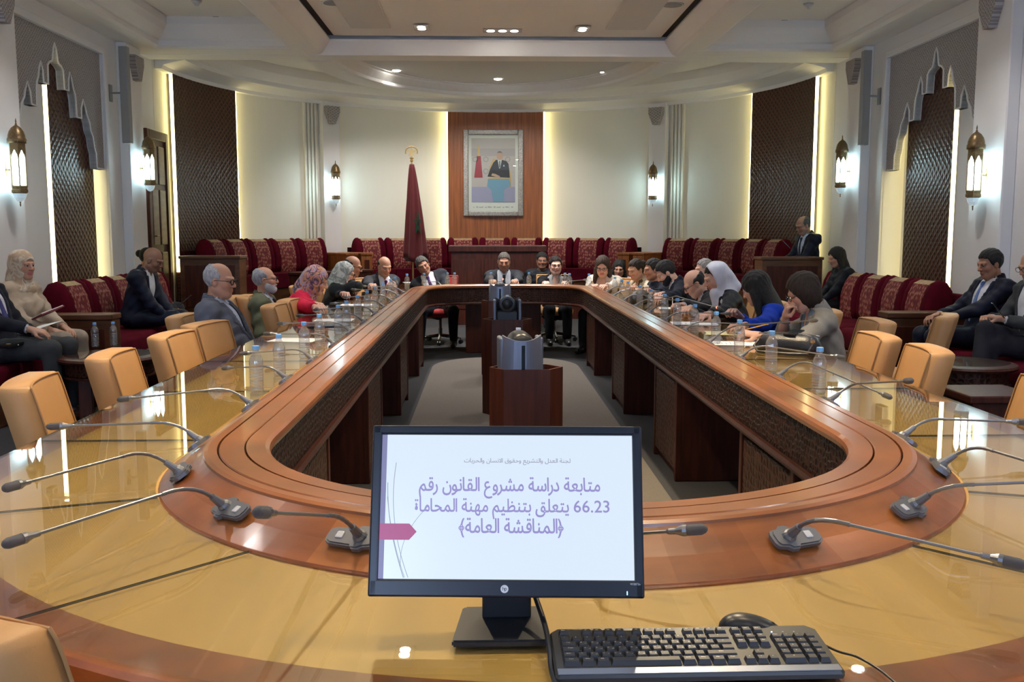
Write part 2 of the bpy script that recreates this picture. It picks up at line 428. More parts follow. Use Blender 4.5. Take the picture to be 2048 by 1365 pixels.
# wall behind the camera, with two daylight windows
bm = B(); zt = 4.3
for (xa, xb, za, zb) in ((-5.3, -3.6, 0, zt), (-1.2, 1.2, 0, zt), (3.6, 5.3, 0, zt), (-3.6, -1.2, 0, .9), (1.2, 3.6, 0, .9), (-3.6, -1.2, 3.0, zt), (1.2, 3.6, 3.0, zt)):
    box(bm, xa, xb, -4.3, -4, za, zb)
struct('wall_front', bm, 'plaster')
for k, xc in enumerate((-2.4, 2.4)):
    bm = B()
    for (xa, xb, za, zb) in ((-1.2, -1.12, .9, 3), (1.12, 1.2, .9, 3), (-1.2, 1.2, .9, .98), (-1.2, 1.2, 2.92, 3), (-.04, .04, .9, 3)):
        box(bm, xc + xa, xc + xb, -4.2, -4.1, za, zb)
    struct('window_%d' % (k + 1), bm, 'wood_dark')

# arc-shaped carved panels and the plain centre panel
def arc_panel(name, label, d0, d1, m, leds, z1=3.71):
    dm = (d0 + d1) / 2; t = thing(name, label, 'wall panel', arc(4.66, dm, 0), -math.radians(dm), 'carved wall panels' if 'carved' in label else None)
    inv = Matrix.Translation(t.location) @ Matrix.Rotation(-math.radians(dm), 4, 'Z'); inv.invert()
    def put(n, bm_, mm):
        bmesh.ops.transform(bm_, matrix=inv, verts=bm_.verts); return obj(n, bm_, mm, t)
    bm = B(); arc_block(bm, 4.60, 4.645, d0, d1, ZP + .02, z1); put('panel_board', bm, m)
    for d in leds:
        bm = B(); e = .18 if d == max(d0, d1) else -.18; arc_block(bm, 4.6, 4.643, d, d + e, ZP + .5, z1 - .01, 1); put('led_strip', bm, 'led_strip')
    return t
arc_panel('carved_panel', 'tall dark carved wood panel beside the door on the curved wall', -85.8, -64.1, 'wood_carved_arc', (-85.8, -64.1))
arc_panel('carved_panel', 'tall dark carved wood panel behind the man on the raised sofa', 64.1, 85.8, 'wood_carved_arc', (64.1, 85.8))
arc_panel('wall_panel', 'plain red-brown timber panel behind the framed portrait', -10.9, 11.5, 'wood_panel', (-10.9, 11.5))

# door at the left
dr = struct('door_1', box(B(), -4.70, -4.655, 12.98, 13.62, ZP, 2.72), 'wood_dark')
bm = B()
for (ya, yb, za, zb) in ((12.88, 12.98, ZP, 2.84), (13.62, 13.72, ZP, 2.84), (12.98, 13.62, 2.72, 2.84)): box(bm, -4.71, -4.63, ya, yb, za, zb, .006, 1)
obj('door_frame', bm, 'wood_dark', dr)
for (za, zb) in ((.55, 1.2), (1.3, 2.05), (2.12, 2.64)):
    for (ya, yb) in ((13.03, 13.27), (13.33, 13.57)):
        bm = B(); box(bm, -4.66, -4.64, ya, yb, za, zb, .012, 2); obj('door_panel', bm, 'wood_sofa', dr)
bm = B(); tube(bm, [(-4.655, 13.02, 1.42), (-4.60, 13.02, 1.42), (-4.60, 13.12, 1.42)], .01); obj('door_handle', bm, 'brass', dr)

# ---------------------------------------------------------------- ceiling
ce = struct('ceiling', box(B(), -5.3, 5.3, -4.3, 19, 4.14, 4.4), 'ceiling_paint')
edge = [(4.72, 3.795), (4.34, 3.795), (4.30, 3.82), (4.30, 3.88), (4.26, 3.90), (4.18, 3.98), (4.13, 4.05), (4.13, 4.15), (4.72, 4.15)]
beam = [(2.36, 3.795), (2.64, 3.795), (2.68, 3.82), (2.68, 3.88), (2.72, 3.90), (2.80, 3.98), (2.85, 4.05), (2.85, 4.15), (2.25, 4.15), (2.25, 3.985), (2.20, 3.985), (2.21, 3.96), (2.31, 3.82)]
for s in (-1, 1):
    bm = B(); sweep_y(bm, edge, -4, 13.0, s); obj('ceiling_border', bm, 'ceiling_paint', ce)
    bm = B(); sweep_y(bm, beam, -4, 13.0, s); obj('ceiling_beam', bm, 'ceiling_paint', ce)
cross = [(12.92, 3.789), (13.3, 3.789), (13.34, 3.83), (13.36, 4.15), (12.98, 4.15), (12.98, 3.985), (12.86, 3.985), (12.88, 3.96), (12.91, 3.82)]
bm = B(); strip(bm, [[(x, y, z) for y, z in cross] for x in (-4.72, 4.72)], closed_path=False); obj('ceiling_beam', bm, 'ceiling_paint', ce)
cro2 = [(12.52, 3.792), (12.95, 3.792), (12.95, 4.15), (12.30, 4.15), (12.30, 4.05), (12.35, 3.98), (12.44, 3.90), (12.48, 3.88), (12.48, 3.82)]
for s in (-1, 1):
    bm = B(); strip(bm, [[(x, y, z) for y, z in cro2] for x in (s * 2.5, s * 4.5)], closed_path=False); obj('ceiling_beam', bm, 'ceiling_paint', ce)
# centre tray: dark shadow gap, raised field and a grey border
bm = B(); box(bm, -2.26, 2.26, -4, 12.99, 4.06, 4.15); obj('shadow_gap', bm, 'shadow_gap', ce)
bm = B(); box(bm, -2.15, 2.15, -3.9, 12.82, 4.02, 4.08, .01, 1); tr = obj('tray_field', bm, 'ceiling_paint', ce)
for xa, xb in ((-1.85, -1.35), (1.35, 1.85)):
    bm = B(); box(bm, xa, xb, -3.9, 12.3, 4.005, 4.03, .006, 1); obj('tray_band', bm, 'ceiling_grey', tr)
# apse: cornice along the curved wall, oval ring
cor = [(4.75, 3.70), (4.60, 3.70), (4.58, 3.75), (4.40, 3.80), (4.28, 3.82), (4.27, 3.88), (4.22, 3.90), (4.12, 4.0), (4.10, 4.15), (4.75, 4.15)]
bm = B(); strip(bm, [[arc(r, d, z) for r, z in cor] for d in np.linspace(-91, 91, 60)], closed_path=False); obj('wall_cornice', bm, 'ceiling_paint', ce, smooth=False)
def ell(off, t, z): return (-(2.27 + off) * math.cos(t), 13.36 + (3.30 + off) * math.sin(t), z)
ov = [(0, 3.785), (.33, 3.785), (.37, 3.82), (.37, 3.88), (.44, 3.93), (.50, 4.05), (.50, 4.15), (-.20, 4.15), (-.20, 3.955), (-.16, 3.945), (-.15, 3.925), (-.05, 3.84), (-.03, 3.80)]
bm = B(); strip(bm, [[ell(o, t, z) for o, z in ov] for t in np.linspace(0, PI, 49)], closed_path=False); obj('oval_ring', bm, 'ceiling_paint', ce)
bm = B(); prism(bm, [ell(-.19, t, 0)[:2] for t in np.linspace(.0, PI, 41)], lambda u, v, t: (u, v, t), 3.97, 4.15); obj('oval_field', bm, 'ceiling_grey', ce)

# ---------------------------------------------------------------- lamps in the ceiling
def downlight(p, label, r=.055, kind='round', spot=115, power=None, color=C_DOWN, lit=True, tilt=0):
    t = thing('downlight', label, 'ceiling light', p, 0, 'recessed ceiling lights')
    heads = {'round': [(0, 0)], 'double': [(0, -.055), (0, .055)], 'triple': [(-.15, 0), (0, 0), (.15, 0)]}[kind]
    bm = B()
    if kind == 'round': lathe(bm, [(r, -.004), (r + .03, -.006), (r + .035, 0), (r + .035, .01), (r, .01)], 24, cap=False)
    else:
        w = max(abs(h[0]) for h in heads) + r + .045; d = max(abs(h[1]) for h in heads) + r + .045
        box(bm, -w, w, -d, d, -.012, .004, .006, 1)
    obj('trim', bm, 'lamp_trim', t)
    for hx, hy in heads:
        bm = B(); lathe(bm, [(.001, -.018), (r * .8, -.017), (r, -.012), (r, -.004)], 20, (hx, hy, 0)); obj('lens', bm, 'lamp_disc' if lit else 'lamp_dim', t)
    if lit: lamp('lamp_beam', 'SPOT', (0, 0, -.03), power or P_DOWN, color, .05, (tilt, 0, 0), spot, t)
    return t
for (px, py, z, kind, lab) in ((435, 37, 4.14, 'round', 'round recessed downlight in the left coffer above the door'), (1565, 44, 4.14, 'round', 'round recessed downlight in the right coffer of the ceiling'),
        (843, 55, 4.005, 'double', 'square twin spotlight in the ceiling tray, left of the triple lamp'), (1165, 58, 4.005, 'double', 'square twin spotlight in the ceiling tray, right of the triple lamp'),
        (1005, 61, 4.02, 'triple', 'triple spotlight at the centre of the ceiling tray'), (793, 141, 3.97, 'round', 'small bright downlight in the oval ceiling above the flag'),
        (996, 158, 3.97, 'round', 'small bright downlight in the oval ceiling above the portrait')):
    q = onz(px, py, z - .006); q.z = z - .002
    downlight(q, lab, kind=kind, r=.06 if kind == 'round' else .05, power=P_DOWN * {'round': .55, 'double': 1., 'triple': 1.1}[kind], tilt=.42 if z < 4 else 0)
for (px, py, lab) in ((610, 148, 'unlit downlight in the side coffer left of the oval ceiling'), (1378, 152, 'unlit downlight in the side coffer right of the oval ceiling'), (1207, 145, 'dim downlight in the oval ceiling, right of the bright ones')):
    q = onz(px, py, 4.13); q = onz(px, py, 3.96) if px == 1207 else q; q.z = 4.138 if px != 1207 else 3.968; downlight(q, lab, lit=False)
for (px, py, lab) in ((665, 5, 'round ceiling speaker grille, nearest on the left of the tray'), (720, 83, 'round ceiling speaker grille at the far left corner of the tray'), (1345, 9, 'round ceiling speaker grille, nearest on the right of the tray'), (1283, 86, 'round ceiling speaker grille at the far right corner of the tray')):
    q = onz(px, py, 4.02); q.z = 4.018
    t = thing('ceiling_speaker', lab, 'speaker', q, 0, 'ceiling speakers')
    lathe(bm := B(), [(.001, -.012), (.10, -.012), (.105, -.004)], 24); obj('grille', bm, 'grille', t)
    lathe(bm := B(), [(.105, -.006), (.125, -.006), (.13, .004), (.105, .004)], 24, cap=False); obj('rim', bm, 'lamp_trim', t)
for (px, py, lab) in ((393, 1, 'small smoke detector in the left ceiling coffer'), (1617, 7, 'small smoke detector in the right ceiling coffer')):
    q = onz(px, py, 4.14); q.z = 4.139
    t = thing('smoke_detector', lab, 'detector', q)
    lathe(bm := B(), [(.001, -.06), (.02, -.06), (.03, -.045), (.045, -.03), (.05, 0)], 20); obj('housing', bm, 'silver_light', t)
    lathe(bm := B(), [(.05, -.012), (.06, -.01), (.06, 0)], 20, cap=False); obj('base_ring', bm, 'lamp_trim', t)
# the same lamps go on towards and behind the camera
k = 0
for y in (8.6, 5.3, 2.3, -.8):
    for x in (-.95, .95):
        row = {8.6: 'above the middle of the table', 5.3: 'above the near cameras', 2.3: 'above the monitor', -.8: 'behind the photographer'}[y]; sd = 'left' if x < 0 else 'right'
        downlight((x, y, 4.018), '%s twin spotlight of the ceiling tray %s' % (sd, row), kind='double', r=.05, power=P_NEAR * {8.6: .8, 5.3: 3.3, 2.3: .7, -.8: .2}[y], color=C_NEAR if y < 6 else C_DOWN, spot=85 if y == 5.3 else 115, tilt=-.32 if y == 5.3 else 0)
    for x in (-3.3, 3.3):
        if y > 0: downlight((x, y - .2, 4.138), '%s coffer downlight %s' % ('left' if x < 0 else 'right', {8.6: 'above the middle of the side sofas', 5.3: 'above the near end of the side sofas', 2.3: 'beside the photographer'}[y]), power=P_NEAR * .7, color=C_DOWN)

# ---------------------------------------------------------------- wall lanterns
def lantern_proto():
    t = thing('wall_lantern', 'x', 'wall lamp'); n = 6
    R = .078
    def hexr(prof, c=(0, 0, 0)): return lathe(B(), prof, n, c, a0=PI / 6, a1=PI / 6 + 2 * PI)
    obj('dome', lathe(B(), [(.098, .50), (.10, .535), (.09, .55), (.088, .57), (.076, .605), (.05, .64), (.02, .66), (.006, .668)], 12), 'brass', t, smooth=True)
    obj('finial', lathe(B(), [(.006, .655), (.013, .672), (.005, .685), (.009, .695), (.002, .725)], 10), 'brass', t)
    obj('top_band', hexr([(.086, .44), (.088, .50), (.10, .505), (.10, .53)]), 'brass', t)
    obj('bottom_band', hexr([(.07, .045), (.092, .055), (.092, .078), (.086, .082), (.086, .105), (.092, .11), (.08, .12)]), 'brass', t)
    obj('crystal_bowl', lathe(B(), [(.008, -.03), (.035, -.02), (.058, .005), (.072, .045)], 12), 'lantern_crystal', t)
    obj('drop', lathe(B(), [(.002, -.075), (.008, -.06), (.006, -.045), (.01, -.03)], 8), 'brass', t)
    for i in range(n):
        a = PI / 6 + i * PI / 3; b = a + PI / 3
        pa = Vector((R * math.cos(a), R * math.sin(a), 0)); pb = Vector((R * math.cos(b), R * math.sin(b), 0)); d = pb - pa
        bm = B(); v = [bm.verts.new(p) for p in (pa + Vector((0, 0, .112)), pb + Vector((0, 0, .112)), pb + Vector((0, 0, .46)), pa + Vector((0, 0, .46)))]
        bm.faces.new(v); obj('pane', bm, 'lantern_glass', t)
        bm = B(); tube(bm, [pa * 1.04 + Vector((0, 0, .10)), pa * 1.04 + Vector((0, 0, .46))], .008, 6); obj('corner_bar', bm, 'brass', t)
        # pointed arch head in front of the pane
        nrm = ((pa + pb) / 2).normalized() * .004
        w = d.length
        arch = [(0, .46), (0, .36), (.09 * w, .372), (.16 * w, .395), (.3 * w, .41), (.38 * w, .425), (.5 * w, .438), (.62 * w, .425), (.7 * w, .41), (.84 * w, .395), (.91 * w, .372), (w, .36), (w, .46)]
        bm = B(); u_ = d.normalized(); prism(bm, arch, lambda u, z, k: pa + u_ * u + Vector((0, 0, z)) + nrm * k, .4, 1.4); obj('arch_head', bm, 'brass', t)
    # bracket arm (towards +y local) and back plate
    bm = B(); tube(bm, [(0, .08, .26), (0, .10, .26), (0, .14, .26)], [.02, .009, .012], 8); obj('arm', bm, 'brass', t)
    bm = B(); lathe(bm, [(.001, .14), (.03, .132), (.05, .14), (.055, .155)], 8, (0, 0, .26), axis='Y'); bmesh.ops.scale(bm, vec=(.8, 1, 2.0), space=Matrix.Translation((0, 0, -.26)), verts=bm.verts); obj('back_plate', bm, 'brass', t)
    return t
LP = lantern_proto()
spots = [((-4.46, 8.97, 1.78), PI / 2, 'wall lantern on the left wall pilaster nearest the camera'), ((4.46, 9.0, 1.75), -PI / 2, 'wall lantern on the right wall pilaster nearest the camera'),
         ((-4.46, 12.42, 2.02), PI / 2, 'wall lantern beside the dark door on the left'), ((4.46, 12.42, 2.0), -PI / 2, 'wall lantern right of the right carved curved panel')]
for e, lab in ((-1, 'wall lantern on the curved wall left of the flag'), (1, 'wall lantern on the curved wall right of the portrait')):
    p = arc(4.435, e * 39.15, 2.0); spots.append((tuple(p), -math.radians(e * 39.15), lab))
for i, (p, rz, lab) in enumerate(spots):
    o = LP if i == 0 else copy_tree(LP)
    o.location = p; o.rotation_euler = (0, 0, rz); o.scale = (.84, .84, 1); o['label'] = lab; o['group'] = 'brass wall lanterns'

# column loudspeakers on the side walls
for s, side in ((-1, 'left'), (1, 'right')):
    t = thing('column_speaker', 'slim grey column loudspeaker on a bracket on the %s wall' % side, 'speaker', (s * 4.5, 11.83, 2.54), 0, 'column speakers')
    box(bm := B(), -.05, .05, -.05, .05, 0, 1.14, .008, 2); obj('cabinet', bm, 'speaker_grey', t)
    box(bm := B(), -.04, .04, -.056, -.05, .03, 1.11, .002, 1); obj('grille', bm, 'grille', t)
    tube(bm := B(), [(s * .05, .0, .60), (s * .2, .04, .60)], .012); obj('bracket_arm', bm, 'speaker_grey', t)
    box(bm := B(), min(s * .185, s * .2), max(s * .185, s * .2), .0, .08, .5, .7); obj('bracket_plate', bm, 'speaker_grey', t)

# ---------------------------------------------------------------- portrait and flag
pt = thing('framed_portrait', 'silver framed portrait photograph of a seated man in a dark suit', 'picture', (-.02, Y0 + 4.565, 1.77))
bm = B()
for (xa, xb, za, zb) in ((-.565, -.465, 0, 1.61), (.465, .565, 0, 1.61), (-.466, .466, .001, .1), (-.466, .466, 1.51, 1.609)): box(bm, xa, xb, -.06, .03, za, zb, .02, 2)
obj('frame', bm, 'frame_silver', pt)
box(bm := B(), -.47, .47, -.02, .01, .09, 1.52); obj('mount', bm, 'mat_white', pt)
def flat(poly, m, lay, nm='print'):
    bm = B(); prism(bm, poly, lambda u, v, t: (u, t, v), -.021 - lay * .0015, -.0205 - (lay - 1) * .0015); return obj(nm, bm, m, pic)
pic = obj('photograph', box(B(), -.41, .41, -.0222, -.019, .26, 1.45), 'p_wall', pt)
R_ = lambda a, b, c, d: [(a, c), (b, c), (b, d), (a, d)]
flat(R_(-.41, .41, 1.12, 1.26), 'p_wall2', 2); flat(R_(-.41, .41, .26, .55), 'p_floor_reflection', 2)  # floor band coloured violet: bluish reflection on the lower glazing painted in
flat([(-.36, .72), (-.20, .72), (-.235, 1.12), (-.31, 1.12)], 'p_flag', 3); flat([(-.305, 1.12), (-.245, 1.12), (-.255, 1.28), (-.275, 1.34), (-.29, 1.28)], 'p_gold', 4)
for cx_, cz_ in ((-.14, 1.06), (-.14, .84), (-.34, 1.06), (.27, 1.06)):
    ring = [(cx_ + .05 * math.cos(a), cz_ + .05 * math.sin(a)) for a in np.linspace(0, 2 * PI, 20, False)]; flat(ring, 'p_ring', 3)
    flat([(cx_ + .036 * math.cos(a), cz_ + .036 * math.sin(a)) for a in np.linspace(0, 2 * PI, 20, False)], 'p_wall', 4)
flat([(-.10, .55), (.34, .55), (.33, .80), (.26, 1.0), (.0, 1.08), (-.08, .9)], 'p_chair', 5)
flat([(-.11, .74), (.31, .72), (.30, .86), (.285, .98), (.24, 1.03), (.15, 1.055), (.05, 1.05), (-.0, 1.0), (-.06, .88)], 'p_suit', 6)
flat([(.08, 1.055), (.16, 1.055), (.13, .90), (.11, .89)], 'p_shirt', 7); flat([(.11, 1.03), (.132, 1.03), (.13, .92), (.118, .90), (.108, .92)], 'p_tie', 8)
flat([(.18, .93), (.215, .93), (.197, .965)], 'p_shirt', 8)
flat([(.12 + .058 * math.cos(a), 1.125 + .082 * math.sin(a)) for a in np.linspace(0, 2 * PI, 20, False)], 'p_skin', 7)
flat([(.12 + .060 * math.cos(a), 1.135 + .078 * math.sin(a)) for a in np.linspace(.45, PI - .45, 12)] + [(.075, 1.18), (.165, 1.18)][::1], 'p_hair', 8)
flat([(-.04, .76), (.10, .72), (.14, .69), (.12, .75), (.04, .79), (-.02, .80)], 'p_skin', 8)
flat([(-.10, .70), (.30, .70), (.33, .58), (.20, .50), (.20, .27), (.0, .27), (-.04, .50), (-.12, .56)], 'p_blue_reflection', 7)  # flat blue area: the glazing's bluish reflection painted into the print
for i in range(14): flat(R_(-.38 + i * .055, -.38 + i * .055 + .02 + .016 * (i % 3), .165, .178 + .006 * (i % 2)), 'p_script', 2)
box(bm := B(), -.47, .47, -.036, -.034, .095, 1.515); obj('glazing', bm, 'table_glass', pt)

fg = thing('flag', 'furled dark red flag with green star on a standing pole', 'flag', (-1.40, 16.15, ZP))
tube(bm := B(), [(0, 0, 0), (0, 0, 2.30)], .016, 10); obj('pole', bm, 'gold', fg)
lathe(bm := B(), [(.17, 0), (.17, .03), (.06, .05), (.03, .12), (.02, .14)], 20); obj('base', bm, 'gold', fg)
bm = B(); lathe(bm, [(.018, 2.24), (.03, 2.26), (.016, 2.28), (.04, 2.30), (.01, 2.33)], 12)
fn = obj('finial', bm, 'gold', fg)
star5 = [((.085 if k % 2 == 0 else .036) * math.sin(k * PI / 5), 2.40 + (.085 if k % 2 == 0 else .036) * math.cos(k * PI / 5)) for k in range(10)]
bm = B(); prism(bm, star5, lambda u, v, t: (u, t, v), -.012, .012); tube(bm, [(.1 * math.cos(a), 0, 2.40 + .09 * math.sin(a)) for a in np.linspace(-PI * .1, PI * 1.1, 14)], .012, 6); obj('crown', bm, 'gold', fn)
rings = []
for z in np.linspace(2.2, .62, 22):
    f_ = (2.2 - z) / 1.58; rx = .035 + .155 * f_ ** .8; ry = .03 + .10 * f_
    rings.append([((rx * (1 + .16 * math.sin(7 * a + f_ * 3)) * math.cos(a)) + .05 * f_, ry * (1 + .16 * math.sin(7 * a + f_ * 3)) * math.sin(a), z - .05 * math.sin(3 * a) * f_) for a in np.linspace(0, 2 * PI, 48, False)])
bm = B(); strip(bm, rings, closed_path=False); obj('cloth', bm, 'flag_red', fg, smooth=True)
bm = B()
for k in range(5):
    a0 = PI / 2 + k * 4 * PI / 5; a1 = a0 + 4 * PI / 5
    p0 = Vector((.10 + .10 * math.cos(a0) * .6, 0, 1.22 + .2 * math.sin(a0))); p1 = Vector((.10 + .10 * math.cos(a1) * .6, 0, 1.22 + .2 * math.sin(a1)))
    tube(bm, [Vector((p.x, -.03 - .10 * math.sqrt(max(0, 1 - ((p.x - .03) / .17) ** 2)) - .012, p.z)) for p in (p0.lerp(p1, q) for q in np.linspace(0, 1, 8))], .009, 6)
obj('green_star', bm, 'flag_green', fg)
# ================================================================ conference table
YN, YF = 2.9, 10.6
def ringpt(a, bn, bf, t, z, far=False):
    c, s_ = math.cos(t), math.sin(t)
    if not far: return Vector((TX + a * c, YN + bn * s_, z))
    e = 2 / 2.6
    return Vector((TX + a * math.copysign(abs(c) ** e, c), YF + bf * abs(s_) ** e, z))
def path_params(n=56, far=40, side=24):
    """list of (kind, value): near half ellipse, right side, far end, left side"""
    P = [('n', t) for t in np.linspace(PI, 2 * PI, n)] + [('r', y) for y in np.linspace(YN, YF, side)[1:-1]] + [('f', t) for t in np.linspace(0, PI, far)] + [('l', y) for y in np.linspace(YF, YN, side)[1:-1]]
    return P
def ppt(p, abc, z):
    a, bn, bf = abc
    k, v = p
    if k in 'nf': return ringpt(a, bn, bf, v, z, k == 'f')
    return Vector((TX + (a if k == 'r' else -a), v, z))
H_ = (.87, .77, .72); T_ = (1.055, .93, .92); S_ = (1.175, 1.085, 1.03); V_ = (1.63, 1.475, 1.50); O_ = (1.76, 1.60, 1.62)
def lerp3(A, Bq, f): return tuple(a + (b - a) * f for a, b in zip(A, Bq))
PATH = path_params()
ZT, ZR = .76, .85
tb = thing('conference_table', 'long oval conference table with raised red wood ring and glass top', 'table', (TX, 6.7, 0))
TINV = Matrix.Translation((-TX, -6.7, 0))
def tpart(name, bm, m, smooth=False, parent=None):
    bmesh.ops.transform(bm, matrix=TINV, verts=bm.verts)
    return obj(name, bm, m, parent or tb, smooth=smooth)
def sweep(prof, path=PATH, closed=True):
    return strip(B(), [[ppt(p, abc, z) for abc, z in prof] for p in path], closed_path=closed)
G1, G2 = lerp3(H_, T_, .36), lerp3(H_, T_, .80)
sh = lambda A, d: (A[0] + d, A[1] + d, A[2] + d)
tpart('ring_nosing', sweep([(H_, ZR - .035), (sh(H_, -.004), ZR - .02), (H_, ZR - .008), (sh(H_, .012), ZR), (G1, ZR), (G1, ZR - .05)]), 'wood_ring')
tpart('ring_top', sweep([(sh(G1, .005), ZR - .05), (sh(G1, .005), ZR - .002), (sh(G1, .008), ZR + .001), (sh(G2, -.008), ZR + .001), (sh(G2, -.005), ZR - .002), (sh(G2, -.005), ZR - .05)]), 'wood_ring')
tpart('ring_lip', sweep([(G2, ZR - .06), (G2, ZR), (sh(T_, -.012), ZR), (T_, ZR - .004), (sh(T_, .002), ZR - .012), (sh(T_, -.01), ZR - .06)]), 'wood_ring')
tpart('ring_foot', sweep([(sh(S_, -.03), ZT + .004), (sh(S_, -.004), ZT + .010), (S_, ZT + .004), (S_, ZT - .03), (sh(S_, -.03), ZT - .03)]), 'wood_rim')
# the slope is veneered in short lengths of slightly different tone
_n = len(PATH); _i = 0; rngv = random.Random(3)
while _i < _n:
    st = 3 if PATH[_i][0] in 'nf' else 2
    idx_ = [(_i + k) % _n for k in range(st + 1)] if _i + st <= _n else [(_i + k) % _n for k in range(_n - _i + 1)]
    tpart('slope_veneer', strip(B(), [[ppt(PATH[k], abc, z) for abc, z in ((sh(T_, -.01), ZR - .03), (sh(T_, .0005), ZR - .010), (lerp3(T_, S_, .5), ZR - .050), (sh(S_, -.003), ZT + .009), (sh(S_, -.03), ZT + .0))] for k in idx_], closed_path=False), rngv.choice(['wood_ring', 'wood_ring_b', 'wood_ring_c']))
    _i += st
tpart('ring_core', sweep([(sh(H_, .03), ZR - .04), (G2, ZR - .04), (G2, ZR - .07), (sh(H_, .03), ZR - .07)]), 'shadow_gap')
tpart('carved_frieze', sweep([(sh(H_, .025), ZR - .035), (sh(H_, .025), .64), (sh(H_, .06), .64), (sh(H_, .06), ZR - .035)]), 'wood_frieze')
tpart('frieze_moulding', sweep([(sh(H_, .008), .645), (sh(H_, .0), .63), (sh(H_, .008), .615), (sh(H_, .05), .61), (sh(H_, .07), .645)]), 'wood_dark')
tpart('table_top', sweep([(S_, ZT - .04), (S_, ZT), (V_, ZT), (V_, ZT - .04)]), 'wood_veneer')
tpart('table_rim', sweep([(V_, ZT - .05), (V_, ZT), (sh(O_, -.01), ZT), (O_, ZT - .008), (O_, ZT - .045), (sh(O_, -.02), ZT - .06)]), 'wood_rim')
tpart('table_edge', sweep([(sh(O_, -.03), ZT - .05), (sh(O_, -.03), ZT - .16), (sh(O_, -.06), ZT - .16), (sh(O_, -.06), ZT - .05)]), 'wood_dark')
# glass sheets: one pane between each pair of joints
J_side = [3.2 + i for i in range(8)]
def pidx(k, v):
    best = min(range(len(PATH)), key=lambda i: (PATH[i][0] != k, abs(PATH[i][1] - v)) if PATH[i][0] == k else (1, 9)); return best
joints = []
seq = [('n', math.radians(a)) for a in (202, 231, 309, 338)] + [('r', y) for y in J_side] + [('f', math.radians(a)) for a in (35, 90, 145)] + [('l', y) for y in J_side[::-1]]
def order(p):
    k, v = p
    if k == 'n': return 0 + (v - PI)
    if k == 'r': return 10 + v
    if k == 'f': return 30 + v
    return 60 - v
full = sorted(PATH, key=order)
IN_, OUT_ = sh(S_, .006), sh(O_, -.016)
for i in range(len(seq)):
    a, b = order(seq[i]), order(seq[(i + 1) % len(seq)])
    if b > a: mid = [p for p in full if a + .02 < order(p) < b - .02]
    else: mid = [p for p in full if order(p) > a + .02] + [p for p in full if order(p) < b - .02]
    path = [seq[i]] + mid + [seq[(i + 1) % len(seq)]]
    rr = [[ppt(p, IN_, ZT + .004), ppt(p, IN_, ZT + .010), ppt(p, OUT_, ZT + .010), ppt(p, OUT_, ZT + .004)] for p in path]
    for e, q in ((0, 1), (-1, -2)):                     # small open joint between neighbouring sheets
        for k in range(4): d = (Vector(rr[q][k]) - Vector(rr[e][k])); rr[e][k] = rr[e][k] + d.normalized() * .0015
    bm = B(); strip(bm, rr, closed_path=False)
    bm.faces.ensure_lookup_table()
    g = tpart('glass_pane', bm, 'table_glass'); g.data.materials.append(M('glass_edge'))
    for p in g.data.polygons:
        c_ = p.center; e_ = abs(c_.x) > 1.4 or c_.y < -4.9 or c_.y > 5.2
        if abs(p.normal.z) < .5 and p.area > .0006 and e_: p.material_index = 1
    g.data.polygons[len(g.data.polygons) - 1].material_index = 1
# pedestals under the ring
for s in (-1, 1):
    for y in (3.35, 5.47, 7.57, 9.67):
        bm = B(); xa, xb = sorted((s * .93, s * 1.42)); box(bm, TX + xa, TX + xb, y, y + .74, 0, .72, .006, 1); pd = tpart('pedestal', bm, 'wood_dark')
        bm = B(); xa, xb = sorted((s * .905, s * .935)); box(bm, TX + xa, TX + xb, y + .05, y + .69, .06, .58, .004, 1); tpart('carved_inset', bm, 'wood_carved', parent=pd)
        for yy in (y + .02, y + .72):
            bm = B(); xa, xb = sorted((s * .90, s * .935)); box(bm, TX + xa, TX + xb, yy - .02, yy + .02, .0, .61, .004, 1); tpart('corner_post', bm, 'wood_dark', parent=pd)
for (xa, xb, ya, yb) in ((-.46, .46, 11.55, 11.95), (-.5, .5, 1.75, 2.0)):
    bm = B(); box(bm, TX + xa, TX + xb, ya, yb, 0, .70, .006, 1); tpart('pedestal', bm, 'wood_dark')
for xx in (-.03, ):
    pass

